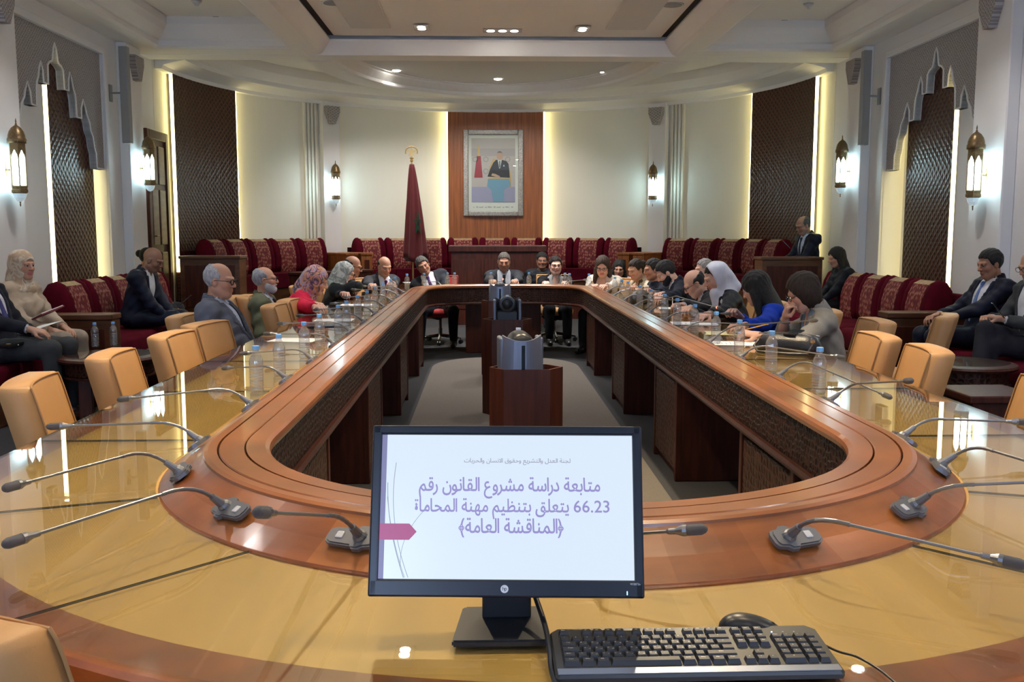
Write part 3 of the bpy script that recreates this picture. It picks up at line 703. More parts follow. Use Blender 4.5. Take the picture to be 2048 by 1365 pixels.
# ---------------------------------------------------------------- microphones
slope_n = lambda p: None
def ring_frame(px=None, py=None, kv=None):
    """point on the sloped face, outward direction, slope direction"""
    mid = lerp3(T_, S_, .5)
    if kv is None:
        q = onz(px, py, (ZR + ZT) / 2)
        cand = [(p, ppt(p, mid, ZR - .045)) for p in path_params(220, 80, 200)]
        kv, pt_ = min(cand, key=lambda c: (c[1] - q).length)
    a = ppt(kv, T_, ZR); b = ppt(kv, S_, ZT + .008)
    down = (b - a).normalized()
    eps = [ppt((kv[0], kv[1] + d), mid, 0) for d in (-.01, .01)]
    tang = (eps[1] - eps[0]).normalized()
    n = tang.cross(down); n = n if n.z > 0 else -n
    tang = down.cross(n)
    return a.lerp(b, .5), down, tang, n
MIC_P = {}
def mic(label, base, head=None, lit=False, flip=1):
    o, down, tang, n = base
    t = thing('microphone', label, 'microphone', o, 0, 'gooseneck microphones')
    R3 = Matrix((tang * flip, down, n)).transposed().to_4x4()
    if n.dot((tang * flip).cross(down)) < 0: R3 = Matrix((tang * flip, down, n)).transposed().to_4x4()
    # base plate: flat lozenge with a shoulder at the neck
    out = [(-.055, -.012), (-.05, -.022), (-.03, -.026), (-.022, -.034), (-.006, -.034), (.0, -.027), (.055, -.024), (.066, -.016), (.068, 0), (.066, .016), (.055, .024), (.0, .027), (-.006, .034), (-.022, .034), (-.03, .026), (-.05, .022), (-.055, .012)]
    bm = B(); prism(bm, out, lambda u, v, k: R3 @ Vector((u, v, k)), .0, .009); obj('base_plate', bm, 'mic_base', t)
    bm = B(); prism(bm, [(u * .9 + .002, v * .86) for u, v in out], lambda u, v, k: R3 @ Vector((u, v, k)), .009, .012); obj('top_plate', bm, 'mic_base', t)
    bm = B(); box(bm, .026, .044, -.010, .010, .011, .0145, .003, 2); bmesh.ops.transform(bm, matrix=R3, verts=bm.verts); obj('button', bm, 'mic_button', t)
    c0 = R3 @ Vector((-.014, 0, .012)); outw = Vector((down.x, down.y, 0)).normalized()
    if head is None: hp = outw * .46 + Vector((0, 0, .05)) + Vector((random.uniform(-.04, .04), random.uniform(-.05, .05), random.uniform(-.015, .03)))
    else: hp = head - o
    n1 = (n * .8 + outw * .35).normalized()
    lathe_pts = [c0, c0 + n1 * .03]
    bm = B(); tube(bm, [c0 - n1 * .004, c0 + n1 * .006, c0 + n1 * .012, c0 + n1 * .045], [.017, .015, .011, .008], 12); obj('collar', bm, 'mic_base', t, smooth=False)
    s0 = c0 + n1 * .04; d = (hp - s0); L = d.length; dn = d.normalized()
    bend = s0 + n1 * (.10 * L) + dn * (.20 * L)
    flex = []
    for q in np.linspace(0, 1, 12):
        a = s0.lerp(s0 + n1 * (.14 * L), q); b = (s0 + n1 * (.14 * L)).lerp(bend, q); flex.append(a.lerp(b, q))
    rr = [.0046 + (.0006 if i % 2 else 0) for i in range(len(flex))]
    bm = B(); tube(bm, flex, rr, 8); obj('flexible_neck', bm, 'mic_metal', t)
    e = hp; dn2 = (e - bend).normalized(); cup = e - dn2 * .062
    bm = B(); tube(bm, [bend - dn2 * .004, bend + dn2 * .002, cup], [.005, .0037, .0037], 8); obj('stem', bm, 'mic_metal', t)
    bm = B(); tube(bm, [cup - dn2 * .014, cup - dn2 * .01, cup + dn2 * .004, cup + dn2 * .018, cup + dn2 * .026], [.004, .006, .0065, .0115, .0115], 12); obj('cup', bm, 'mic_metal', t)
    if lit: bm = B(); tube(bm, [cup - dn2 * .004, cup + dn2 * .006], .0095, 12); obj('light_ring', bm, 'mic_ring_red', t)
    bm = B(); tube(bm, [cup + dn2 * .024, cup + dn2 * .030, cup + dn2 * .054, cup + dn2 * .062, cup + dn2 * .066], [.0105, .0112, .0112, .008, .003], 12); obj('windscreen', bm, 'mic_mesh', t, smooth=True)
    return t
def hz(px, py, z): return onz(px, py, z)
mic('microphone on the left bend of the ring, its neck reaching to the photo edge', ring_frame(350, 950), hz(8, 978, .90))
mic('nearest left microphone, neck stretched left just below the wood ring bend', ring_frame(455, 1025), hz(8, 1090, .88), flip=-1)
mic('microphone left of the monitor with its tip over the ring slope', ring_frame(718, 1082), hz(512, 1025, 1.0))
mic('microphone hidden behind the monitor', ring_frame(1180, 1085), ppt(('n', math.radians(280)), S_, .9) + Vector((.0, -.06, 0)))
mic('nearest right microphone, right of the monitor on the ring slope', ring_frame(1603, 1088), hz(2050, 1132, .86), flip=-1)
mic('microphone at the right bend of the ring, just right of the nearest right one', ring_frame(1872, 1032), hz(2200, 960, .90))
mic('microphone on the right bend of the ring, at its widest point', ring_frame(1942, 945), hz(2190, 965, .88))
ys = [2.95, 3.6, 4.25, 4.9, 5.6, 6.3, 7.0, 7.7, 8.4, 9.1, 9.8, 10.4]
heads_l = {2.95: (95, 854, .88), 3.6: (236, 800, .87), 4.25: (445, 737, .84), 4.9: (480, 708, .86), 5.6: (528, 668, .88)}
heads_r = {3.6: (1824, 762, .97), 4.25: (1782, 796, .82), 5.6: (1634, 641, 1.02), 4.9: (1690, 716, .85), 7.7: (1440, 617, .97)}
ordn = ['first', 'second', 'third', 'fourth', 'fifth', 'sixth', 'seventh', 'eighth', 'ninth', 'tenth', 'eleventh', 'twelfth', 'thirteenth', 'fourteenth']
for s, side, hh in ((-1, 'left', heads_l), (1, 'right', heads_r)):
    i = 0
    for y in ys:
        kv = ('l' if s < 0 else 'r', y); fr = ring_frame(kv=kv)
        h = hh.get(y); mic('%s microphone from the camera along the straight %s side of the ring' % (ordn[i], side), fr, hz(*h) if h else None, lit=(s > 0 and y == 7.7), flip=s)
        i += 1
for a, lab in ((125, 'microphone at the far left bend of the ring'), (90, 'microphone with a red light ring in front of the chairman'), (55, 'microphone at the far right bend of the ring')):
    mic(lab, ring_frame(kv=('f', math.radians(a))), None, lit=(a == 90))

# ---------------------------------------------------------------- monitor
def cam_pt(px, py, depth): return CAM + ray(px, py) * depth
mb = cam_pt(1011.5, 1196, 1.632); mtp = cam_pt(1014, 850, 1.690)
mup = (mtp - mb); MH = mup.length; mup.normalize()
mrt = (cam_pt(1289, 1196, 1.628) - cam_pt(735, 1192, 1.636)).normalized(); mrt = (mrt - mup * mrt.dot(mup)).normalized()
mnr = mrt.cross(mup)                                # towards the viewer
if mnr.y > 0: mnr = -mnr
MW = .476
MM = Matrix((mrt, mup, mnr)).transposed().to_4x4()
root = Vector((mb.x, mb.y, ZT + .010))
mon = thing('monitor', 'black desktop monitor showing a slide of purple Arabic text', 'monitor', root)
MM.translation = mb - root
def mpart(name, bm, m, parent=None, smooth=False):
    bmesh.ops.transform(bm, matrix=MM, verts=bm.verts); return obj(name, bm, m, parent or mon, smooth=smooth)
SW, SH_ = .4428, .249; BZ = .030                       # screen size; lower bezel
sx0, sx1, sy0, sy1 = -SW / 2, SW / 2, BZ, BZ + SH_
MH2 = BZ + SH_ + .0165
bm = B(); box(bm, -MW / 2, MW / 2, 0, MH2, -.038, -.006, .008, 3); mpart('rear_shell', bm, 'black_plastic')
bm = B()
box(bm, -MW / 2, sx0, .0, MH2, -.012, .004, .0035, 2); box(bm, sx1, MW / 2, .0, MH2, -.012, .004, .0035, 2); box(bm, -MW / 2 + .001, MW / 2 - .001, .0, BZ, -.012, .004, .0035, 2); box(bm, -MW / 2 + .001, MW / 2 - .001, sy1, MH2, -.012, .004, .0035, 2)
bz = mpart('bezel', bm, 'bezel')
bm = B(); box(bm, sx0, sx1, sy0, sy1, -.006, -.002); scr = mpart('screen', bm, 'screen_white')
LZ = -.0015
def layer(name, polys, m, lay=1):
    bm = B()
    for poly in polys: prism(bm, poly, lambda u, v, t: (u, v, t), -.0019, -.0019 + .0003 * lay)
    return mpart(name, bm, m, scr)
layer('slide_bar', [[(sx0, sy0), (sx0 + .009, sy0), (sx0 + .009, sy1), (sx0, sy1)]], 'screen_bar', 1)
ay = sy0 + .080
layer('slide_arrow', [[(sx0 - .0, ay - .014), (sx0 + .052, ay - .014), (sx0 + .065, ay), (sx0 + .052, ay + .014), (sx0, ay + .014)]], 'screen_pink', 3)
def stroke(pts, w):
    L_, R2 = [], []
    for i, p in enumerate(pts):
        a = Vector(pts[max(0, i - 1)]); b = Vector(pts[min(len(pts) - 1, i + 1)]); d = (b - a).normalized(); n_ = Vector((-d.y, d.x)) * w / 2
        L_.append((p[0] + n_.x, p[1] + n_.y)); R2.append((p[0] - n_.x, p[1] - n_.y))
    return L_ + R2[::-1]
def bez(p0, p1, p2, n=14): return [tuple(Vector(p0).lerp(Vector(p1), q).lerp(Vector(p1).lerp(Vector(p2), q), q)) for q in np.linspace(0, 1, n)]
X0, Yb = sx0, sy0
layer('slide_lines', [stroke(bez((X0 + .012, Yb + .165), (X0 + .012, Yb + .09), (X0 + .044, Yb + .002)), .0012), stroke(bez((X0 + .026, Yb + .2), (X0 + .012, Yb + .10), (X0 + .052, Yb + .002)), .0010),
                      stroke(bez((X0 + .085, Yb + .125), (X0 + .034, Yb + .075), (X0 + .038, Yb + .022)), .0008), stroke(bez((X0 + .012, Yb + .14), (X0 + .02, Yb + .07), (X0 + .046, Yb + .002)), .0008)], 'screen_line', 1)
FORMS = {}
for ch, base, cnt in (('ا', 0xFE8D, 2), ('ب', 0xFE8F, 4), ('ة', 0xFE93, 2), ('ت', 0xFE95, 4), ('ج', 0xFE9D, 4), ('ح', 0xFEA1, 4), ('د', 0xFEA9, 2), ('ر', 0xFEAD, 2), ('س', 0xFEB1, 4), ('ش', 0xFEB5, 4), ('ظ', 0xFEC5, 4), ('ع', 0xFEC9, 4), ('ق', 0xFED5, 4), ('ل', 0xFEDD, 4), ('م', 0xFEE1, 4), ('ن', 0xFEE5, 4), ('ه', 0xFEE9, 4), ('و', 0xFEED, 2), ('ي', 0xFEF1, 4), ('\ue000', 0xFEFB, 2)):
    FORMS[ch] = (base, cnt)
def shape_ar(s):
    """contextual letter forms in visual (left to right) order"""
    out = []; s = s.replace('لا', '\ue000')
    for i, ch in enumerate(s):
        if ch not in FORMS: out.append(ch); continue
        base, cnt = FORMS[ch]
        pj = i > 0 and s[i - 1] in FORMS and FORMS[s[i - 1]][1] == 4
        nj = cnt == 4 and i + 1 < len(s) and s[i + 1] in FORMS
        out.append(chr(base + (3 if pj and nj else 1 if pj else 2 if nj else 0)))
    return out[::-1]
def lay_text(chars, bold=0., gap=.0, space=.32):
    V, Fc, x = [], [], 0.
    for ch in chars:
        if ch == ' ': x += space; continue
        v, f = glyph(ch, bold)
        if not len(v): continue
        joined = ord(ch) > 0xFE00
        lo, hi = v[:, 0].min(), v[:, 0].max()
        if joined and ch.isprintable(): adv = hi - max(0, lo) + (.0 if lo < .004 else lo); off = x
        else: adv = hi - lo + .09; off = x - lo + .045
        n0 = len(V); V += [(a + off, b) for a, b in v]; Fc += [[k + n0 for k in q] for q in f]; x += adv - (.012 if joined else 0) + gap
    return V, Fc, x
def text_mesh(name, chars, m, xc, yb, width, parent, part=mpart, z=-.0012, hs=1., bold=0., align='c', **k):
    V, Fc, w = lay_text(chars, 0., **k); sc = width / w
    x0 = xc - width / 2 if align == 'c' else xc
    bm = B()
    for j, (dx, dy) in enumerate(((0, 0),) if not bold else ((0, 0), (-bold, 0), (bold, 0), (0, bold), (0, -bold))):
        vs = [bm.verts.new((x0 + (a + dx) * sc, yb + (b + dy) * sc * hs, z + j * .00001)) for a, b in V]
        for f in Fc:
            try: bm.faces.new([vs[i] for i in f])
            except ValueError: pass
    return part(name, bm, m, parent)
def sxp(px): return sx0 + (px - 761) / (1268 - 761) * SW     # slide column from the photo
def syp(py): return sy0 + (1160 - py) / (1160 - 870) * SH_
text_mesh('slide_text', shape_ar('لجنة العدل والتشريع وحقوق الانسان والحريات'), 'screen_text_thin', (sxp(928) + sxp(1143)) / 2, syp(926), sxp(1143) - sxp(928), scr)
text_mesh('slide_text', shape_ar('متابعة دراسة مشروع القانون رقم'), 'screen_text', (sxp(838) + sxp(1202)) / 2, syp(984), sxp(1202) - sxp(838), scr, bold=.012, hs=1.3)
text_mesh('slide_text', shape_ar('يتعلق بتنظيم مهنة المحاماة'), 'screen_text', (sxp(828) + sxp(1139)) / 2, syp(1026), sxp(1139) - sxp(828), scr, bold=.012, hs=1.3)
text_mesh('slide_text', list('66.23'), 'screen_text', (sxp(1148) + sxp(1222)) / 2, syp(1026), sxp(1222) - sxp(1148), scr, bold=.01)
text_mesh('slide_text', ['\ufd3e'] + shape_ar('المناقشة العامة') + ['\ufd3f'], 'screen_text', (sxp(918) + sxp(1130)) / 2, syp(1068), sxp(1130) - sxp(918), scr, bold=.012, hs=1.3)
lx, ly = (1009 - 1011.5) * .00086, .0145
bm = B(); lathe(bm, [(.0068, .004), (.0068, .0046), (.0001, .0046)], 28, (lx, ly, 0), cap=False); mpart('logo_disc', bm, 'print_white', bz)
text_mesh('logo_letters', list('hp'), 'bezel', lx, ly - .0024, .0078, bz, z=.0048, gap=-.06)
text_mesh('model_mark', list('W2072a'), 'print_white', .222, BZ - .0075, .018, bz, z=.0042)
bm = B(); box(bm, .2075, .2085, .006, .012, .003, .0045); mpart('power_light', bm, 'led_blue', bz)
# stand
zb = ZT + .010
f0, f1 = hz(903, 1290, zb + .006), hz(1098, 1293, zb + .006); bk = hz(925, 1222, zb + .012)
bw0, bw1 = f0.x - root.x, f1.x - root.x; by0, by1 = f0.y - root.y, bk.y - root.y + .02
prof = [(bw0, by0), (bw1 + .003, by0), (bw1 - .006, by1), (bw0 + .016, by1)]
bm = B(); prism(bm, prof, lambda u, v, t: (u, v, t), 0, .012); bmesh.ops.bevel(bm, geom=[e for e in bm.edges], offset=.003, segments=2, affect='EDGES'); obj('stand_base', bm, 'black_plastic', mon)
bm = B(); cxn = (hz(962, 1240, zb).x + hz(1064, 1240, zb).x) / 2 - root.x; box(bm, cxn - .044, cxn + .044, by1 - .055, by1 - .03, .01, mb.z - root.z + .11, .004, 2); obj('stand_neck', bm, 'black_plastic', mon)

# ---------------------------------------------------------------- keyboard and mouse
zk = zb
kfl, kfr = hz(1112, 1356, zk + .012), hz(1694, 1346, zk + .012)
ku = (kfr - kfl); KW = ku.length; ku.normalize(); kv_ = Vector((-ku.y, ku.x, 0))
kb = thing('keyboard', 'black and grey keyboard with Latin and Arabic key legends beside the monitor', 'keyboard', (kfl.x, kfl.y, zk), math.atan2(ku.y, ku.x))
KD = .150; KS = KW / .457
def kh(v): return .014 + .012 * v / KD                       # sloping deck
out = [(.004, 0), (KW - .006, 0), (KW, .008), (KW, KD - .014), (KW - .014, KD), (.012, KD), (0, KD - .012), (0, .004)]
bm = B(); n = len(out)
lo = [bm.verts.new((u, v, .002)) for u, v in out]; mi = [bm.verts.new((u, v, kh(v) - .005)) for u, v in out]; hi = [bm.verts.new((KW / 2 + (u - KW / 2) * .985, .002 + v * .975, kh(v))) for u, v in out]
for a, b in ((lo, mi), (mi, hi)):
    for i in range(n): bm.faces.new((a[i], a[(i + 1) % n], b[(i + 1) % n], b[i]))
bm.faces.new(hi); bm.faces.new(lo[::-1]); obj('case', bm, 'key_body', kb)
U = .0190 * KS; x00 = .014 * KS
rows = []          # (y, [(x units, width units, legend)])
fr_ = []
x = 0; rows_def = []
rows_def.append((5.35, [(0, 1, 'Esc')] + [(2 + i, 1, 'F%d' % (i + 1)) for i in range(4)] + [(6.5 + i, 1, 'F%d' % (i + 5)) for i in range(4)] + [(11 + i, 1, 'F%d' % (i + 9)) for i in range(4)] + [(15.3 + i, 1, k) for i, k in enumerate(('Prt', 'Scr', 'Brk'))]))
rows_def.append((4, [(i, 1, c) for i, c in enumerate('²&é"\'(-è_çà)=')] + [(13, 2, '<')] + [(15.3 + i, 1, k) for i, k in enumerate(('Ins', 'Hm', 'Up'))] + [(18.6 + i, 1, k) for i, k in enumerate(('Num', '/', '*', '-'))]))
rows_def.append((3, [(0, 1.5, 'Tab')] + [(1.5 + i, 1, c) for i, c in enumerate('AZERTYUIOP^$')] + [(13.5, 1.5, '>')] + [(15.3 + i, 1, k) for i, k in enumerate(('Del', 'End', 'Dn'))] + [(18.6 + i, 1, k) for i, k in enumerate('789')] + [(21.6, 1, '+')]))
rows_def.append((2, [(0, 1.75, 'Caps')] + [(1.75 + i, 1, c) for i, c in enumerate('QSDFGHJKLMù*')] + [(13.75, 1.25, '')] + [(18.6 + i, 1, k) for i, k in enumerate('456')] + [(21.6, 1, '')]))
rows_def.append((1, [(0, 1.25, 'Shift')] + [(1.25 + i, 1, c) for i, c in enumerate('<WXCVBN,;:!')] + [(12.25, 2.75, 'Shift')] + [(16.3, 1, '^')] + [(18.6 + i, 1, k) for i, k in enumerate('123')] + [(21.6, 1, 'Ent')]))
rows_def.append((0, [(0, 1.5, 'Ctrl'), (1.5, 1.25, 'Win'), (2.75, 1.25, 'Alt'), (4, 6, ''), (10, 1.25, 'AltGr'), (11.25, 1.25, 'Win'), (12.5, 1.25, 'Mn'), (13.75, 1.25, 'Ctrl')] + [(15.3 + i, 1, k) for i, k in enumerate('<v>')] + [(18.6, 2, '0'), (20.6, 1, '.'), (21.6, 1, '')]))
AR = {'A': 'ض', 'Z': 'ص', 'E': 'ث', 'R': 'ق', 'T': 'ف', 'Y': 'غ', 'U': 'ع', 'I': 'ه', 'O': 'خ', 'P': 'ح', 'Q': 'ش', 'S': 'س', 'D': 'ي', 'F': 'ب', 'G': 'ل', 'H': 'ا', 'J': 'ت', 'K': 'ن', 'L': 'م', 'M': 'ك', 'W': 'ئ', 'X': 'ء', 'C': 'ؤ', 'V': 'ر', 'B': 'ى', 'N': 'ة'}
kmesh = {}
xs_ = (KW - .028 * KS) / (22.6 * U); UX = U * xs_; UY = .0172 * KS
for ry, keys in rows_def:
    for (xu, wu, leg) in keys:
        w, d = wu * UX - .0012, UY - .0010
        key = round(wu, 2)
        if key not in kmesh:
            bm = B(); hw = w / 2; pr = [(-hw, -d / 2, 0), (hw, -d / 2, 0), (hw, d / 2, 0), (-hw, d / 2, 0)]; tp = [(-hw + .0028, -d / 2 + .0038, .0075), (hw - .0028, -d / 2 + .0038, .0075), (hw - .0028, d / 2 - .0015, .0082), (-hw + .0028, d / 2 - .0015, .0082)]
            a = [bm.verts.new(p) for p in pr]; b = [bm.verts.new(p) for p in tp]
            for i in range(4): bm.faces.new((a[i], a[(i + 1) % 4], b[(i + 1) % 4], b[i]))
            bm.faces.new(b); o = obj('key', bm, 'key_plastic', kb); kmesh[key] = o.data
        else:
            o = bpy.data.objects.new('key', kmesh[key]); COL.objects.link(o); o.parent = kb
        yy = .026 * KS + (ry + .5) * UY; o.location = (x00 + xu * UX + wu * UX / 2, yy, kh(yy) - .0005)
        if leg:
            for (lg, dx, wd, dy) in ([(leg, -.0035 if leg in AR else -.001, min(.0026 * len(leg), .009), .0022)] + ([(AR[leg], .0035, .0036, -.0008)] if leg in AR else [])):
                V, Fc, wt = lay_text(list(lg)); sc = min(wd / max(wt, .01), .0042); bm = B()
                vs = [bm.verts.new((dx + (a - wt / 2) * sc, dy - .0012 + b * sc, .0084)) for a, b in V]
                for f in Fc:
                    try: bm.faces.new([vs[i] for i in f])
                    except ValueError: pass
                obj('legend', bm, 'print_white', o)
for i in range(3):
    bm = B(); lathe(bm, [(.0012, 0), (.001, .0008)], 8, (x00 + (19.1 + i) * UX, .026 * KS + 5.85 * UY, kh(.13))); obj('indicator_light', bm, 'led_blue' if i == 0 else 'print_white', kb)
bm = B(); prism(bm, [(.004, .003), (KW - .006, .003), (KW - .006, .020), (.004, .020)], lambda u, v, t: (u, v, kh(v) + t), .0, .0012); obj('palm_edge', bm, 'silver', kb)

ml, mr = hz(1437, 1262, zk + .015), hz(1572, 1268, zk + .01)
mx_ = (mr - ml); ML = mx_.length; mc = (ml + mr) / 2
ms = thing('computer_mouse', 'black curved computer mouse behind the keyboard', 'mouse', (mc.x, mc.y + .01, zk), math.atan2(mx_.y, mx_.x))
rings = []
for q in np.linspace(-1, 1, 23):
    hgt = .037 * (1 - q * q) ** .42 * (1 - .30 * q) ** 1.1; wd = .029 * (1 - abs(q) ** 3.2) ** .5 * (1 + .08 * q)
    hgt = max(hgt, .002); wd = max(wd, .002)
    rings.append([(q * ML / 2, wd * math.copysign(abs(math.cos(a)) ** .8, math.cos(a)), .002 + hgt * max(0, math.sin(a)) ** .8) for a in np.linspace(0, PI, 17)] )
bm = B(); strip(bm, rings, closed_path=False, closed_prof=True); obj('body', bm, 'black_plastic', ms, smooth=True)
bm = B(); lathe(bm, [(.0055, -.003), (.0065, 0), (.0055, .003)], 16, (ML * .31, 0, .021), axis='Y'); obj('scroll_wheel', bm, 'key_body', ms)
bm = B(); lathe(bm, [(.0045, 0), (.0045, .0006)], 16, mtx=Matrix.Translation((-ML * .12, 0, .0395)) @ Matrix.Rotation(.12, 4, 'Y')); obj('logo_disc', bm, 'silver_light', ms)
bm = B(); box(bm, -ML * .42, ML * .45, -.026, .026, 0, .003, .001, 1); obj('sole', bm, 'key_body', ms)

def cable(name, label, pts, r=.0032, m='black_plastic'):
    P = []; pts = [Vector(p) for p in pts]
    for i in range(len(pts) - 1):
        p0 = pts[max(0, i - 1)]; p1, p2 = pts[i], pts[i + 1]; p3 = pts[min(len(pts) - 1, i + 2)]
        for q in np.linspace(0, 1, 8, False): P.append(.5 * ((2 * p1) + (p2 - p0) * q + (2 * p0 - 5 * p1 + 4 * p2 - p3) * q * q + (3 * p1 - p0 - 3 * p2 + p3) * q ** 3))
    P.append(pts[-1]); bm = B(); tube(bm, P, r, 8); return tag(obj(name, bm, m, smooth=True), label, 'cable')
zc = zk + .0042
pv = Vector((cxn + root.x + .03, root.y + by1 - .025, mb.z + .03))
cable('cable', 'thick black monitor cable running down beside the keyboard', [pv, pv + Vector((.012, -.004, -.035)), hz(1088, 1245, zc + .03), hz(1099, 1300, zc + .012), hz(1104, 1345, zc), hz(1125, 1400, zc)], .0048)
cable('cable', 'thin black keyboard cable trailing off to the right', [Vector((kfl.x, kfl.y, zk + .012)) + ku * (KW - .02) + kv_ * (KD - .006), hz(1672, 1302, zc), hz(1715, 1315, zc), hz(1765, 1345, zc), hz(1810, 1385, zc)], .0022)

# ---------------------------------------------------------------- camera heads on timber stands in the well of the table
def stand(x, y, w, label, rot=0.):
    t = thing('camera_stand', label, 'stand', (x, y, .012), rot, 'hexagonal camera stands')
    hexo = [(-w, .0), (-w * .62, -w * .52), (w * .62, -w * .52), (w, .0), (w * .62, w * .52), (-w * .62, w * .52)]
    bm = B(); prism(bm, hexo, lambda u, v, k: (u, v, k), 0, .735); obj('column', bm, 'wood_panel' if False else 'wood_dark', t)
    bm = B(); n = 6; rings = []
    for (u, v) in hexo: rings.append([(u, v, .735), (u * 1.0, v * 1.0, .768), (u * .93, v * .93, .768), (u * .93, v * .93, .735)])
    strip(bm, rings); obj('rim', bm, 'wood_dark', t)
    return t
def cam_head(x, y, label, face, s=1.):
    t = thing('video_camera', label, 'camera', (x, y, .7475), face, 'motorised video cameras')
    bm = B(); box(bm, -.10 * s, .10 * s, -.085 * s, .085 * s, 0, .018, .006, 2); obj('base', bm, 'silver_light', t)
    rings = []                                  # curved silver yoke shell at the back (towards -y)
    for a in np.linspace(-PI * .36, PI * .36, 17):
        u = math.sin(a); zt_ = .175 + .028 * (abs(u) / math.sin(PI * .36)) ** 2
        fl_ = lambda z: 1 + .05 * (1 - z / .2)
        rings.append([(.118 * s * u * fl_(.0), -.098 * s * math.cos(a), .014), (.112 * s * u, -.098 * s * math.cos(a), zt_ * s), (.105 * s * u, -.088 * s * math.cos(a), zt_ * s), (.108 * s * u * fl_(0), -.088 * s * math.cos(a), .014)])
    bm = B(); strip(bm, rings, closed_path=False); obj('shell', bm, 'silver', t, smooth=False)
    bm = B(); box(bm, -.009 * s, .009 * s, -.101 * s, -.094 * s, .03, .155 * s, .002, 1); obj('window_slot', bm, 'lens_glass', t)
    for e in (-1, 1):
        xa, xb = sorted((e * .088 * s, e * .112 * s)); bm = B(); box(bm, xa, xb, -.05 * s, .085 * s, .014, .19 * s, .01, 2); obj('yoke_arm', bm, 'silver', t)
    bm = B(); box(bm, -.085 * s, .085 * s, -.07 * s, .07 * s, .018, .10 * s, .01, 2); obj('motor_block', bm, 'black_plastic', t)
    bm = B(); lathe(bm, [(.02 * s, -.085 * s), (.05 * s, -.08 * s), (.062 * s, -.05 * s), (.064 * s, .05 * s), (.06 * s, .085 * s)], 24, (0, 0, .155 * s), axis='Y'); hd = obj('lens_barrel', bm, 'black_plastic', t, smooth=True)
    bm = B(); lathe(bm, [(.045 * s, .088 * s), (.03 * s, .080 * s), (.001, .078 * s)], 24, (0, 0, .155 * s), axis='Y', cap=False); obj('lens', bm, 'lens_glass', hd)
    bm = B(); lathe(bm, [(.06 * s, .07 * s), (.06 * s, .09 * s), (.046 * s, .092 * s), (.044 * s, .08 * s)], 24, (0, 0, .155 * s), axis='Y', cap=False); obj('lens_ring', bm, 'black_plastic', hd)
    bm = B(); box(bm, -.012, .012, .06 * s, .075 * s, .215 * s, .228 * s); obj('sensor', bm, 'silver_light', hd)
    return t
stand(.03, 4.85, .19, 'dark wood hexagonal camera stand nearest the monitor'); cam_head(.0, 4.85, 'silver video camera seen from behind on the nearest wooden stand', 0.12)
stand(-.005, 7.6, .20, 'middle dark wood camera stand, partly behind the nearest one'); cam_head(-.005, 7.6, 'video camera with dark round lens facing the photographer', PI)
stand(-.03, 9.7, .19, 'farthest camera stand, hidden behind the lens-facing camera'); cam_head(-.03, 9.7, 'farthest silver video camera, seen just above the lens-facing one', 0)
# ================================================================ chairs
def chair_proto(name, leather, seam, label):
    t = thing(name, label, 'chair')
    def outline(w, th, sag, n=9):
        fr = [(w * q, .5 * th + sag * (q * q) * 4 * .25 * 4) for q in np.linspace(-.5, .5, n)]
        bk = [(w * q, -.5 * th + sag * (q * q) * 3.2) for q in np.linspace(.5, -.5, n)]
        return fr + bk
    rings = []
    for (z, k, dy) in [(.40, .86, .0), (.42, .97, .0), (.46, 1, -.004), (.56, 1, -.022), (.66, 1, -.042), (.74, 1, -.062), (.83, 1, -.085), (.865, .985, -.094), (.883, .95, -.098), (.89, .86, -.10)]:
        o = outline(.45 * (1 - (1 - k) * .35), .115 * (k ** 1.6), .03)
        rings.append([(u, v + dy - .20, z) for u, v in o])
    bm = B(); strip(bm, rings, closed_path=False); bk = obj('backrest', bm, leather, t, smooth=True)
    n = 9; fl_ = []
    for r in rings[1:-1]: fl_.append(Vector(r[0]))
    top = [Vector(p) for p in rings[-2][:n]]
    fr2 = [Vector(r[n - 1]) for r in rings[1:-1]]
    bm = B(); tube(bm, [p + Vector((-.001, .003, .0)) for p in fl_] + [p + Vector((0, .004, .002)) for p in top[1:-1]] + [p + Vector((.001, .003, 0)) for p in fr2[::-1]], .0035, 6); obj('piping', bm, seam, bk)
    bm = B(); box(bm, -.23, .23, -.22, .27, .36, .47, .045, 3); obj('seat', bm, leather, t, smooth=True)
    bm = B(); tube(bm, [(0, 0, .09), (0, 0, .20), (0, 0, .201), (0, 0, .37)], [.03, .03, .02, .02], 12); obj('column', bm, 'chrome', t)
    for i in range(5):
        a = PI / 2 + i * 2 * PI / 5; d = Vector((math.cos(a), math.sin(a), 0))
        bm = B(); tube(bm, [d * .02 + Vector((0, 0, .105)), d * .29 + Vector((0, 0, .07))], [.022, .014], 8); lg = obj('leg', bm, 'chrome', t)
        bm = B(); s_ = Vector((-d.y, d.x, 0))
        for e in (-1, 1): tube(bm, [d * .29 + s_ * (.008 * e) + Vector((0, 0, .028)), d * .29 + s_ * (.022 * e) + Vector((0, 0, .028))], .028, 12)
        tube(bm, [d * .29 + Vector((0, 0, .028)), d * .29 + Vector((0, 0, .075))], .007, 6); obj('caster', bm, 'black_plastic', lg)
    return t
CH = chair_proto('conference_chair', 'leather', 'leather_seam', 'x')
RCH = chair_proto('conference_chair', 'red_fabric', 'velvet_dark', 'red fabric swivel chair of the man leaning sideways at the far end')
ch_used = [0]
def chair(x, y, deg, label, group='tan leather conference chairs'):
    o = CH if not ch_used[0] else copy_tree(CH)
    ch_used[0] = 1; o.location = (x, y, 0); o.rotation_euler = (0, 0, math.radians(deg)); o['label'] = label; o['group'] = group; return o
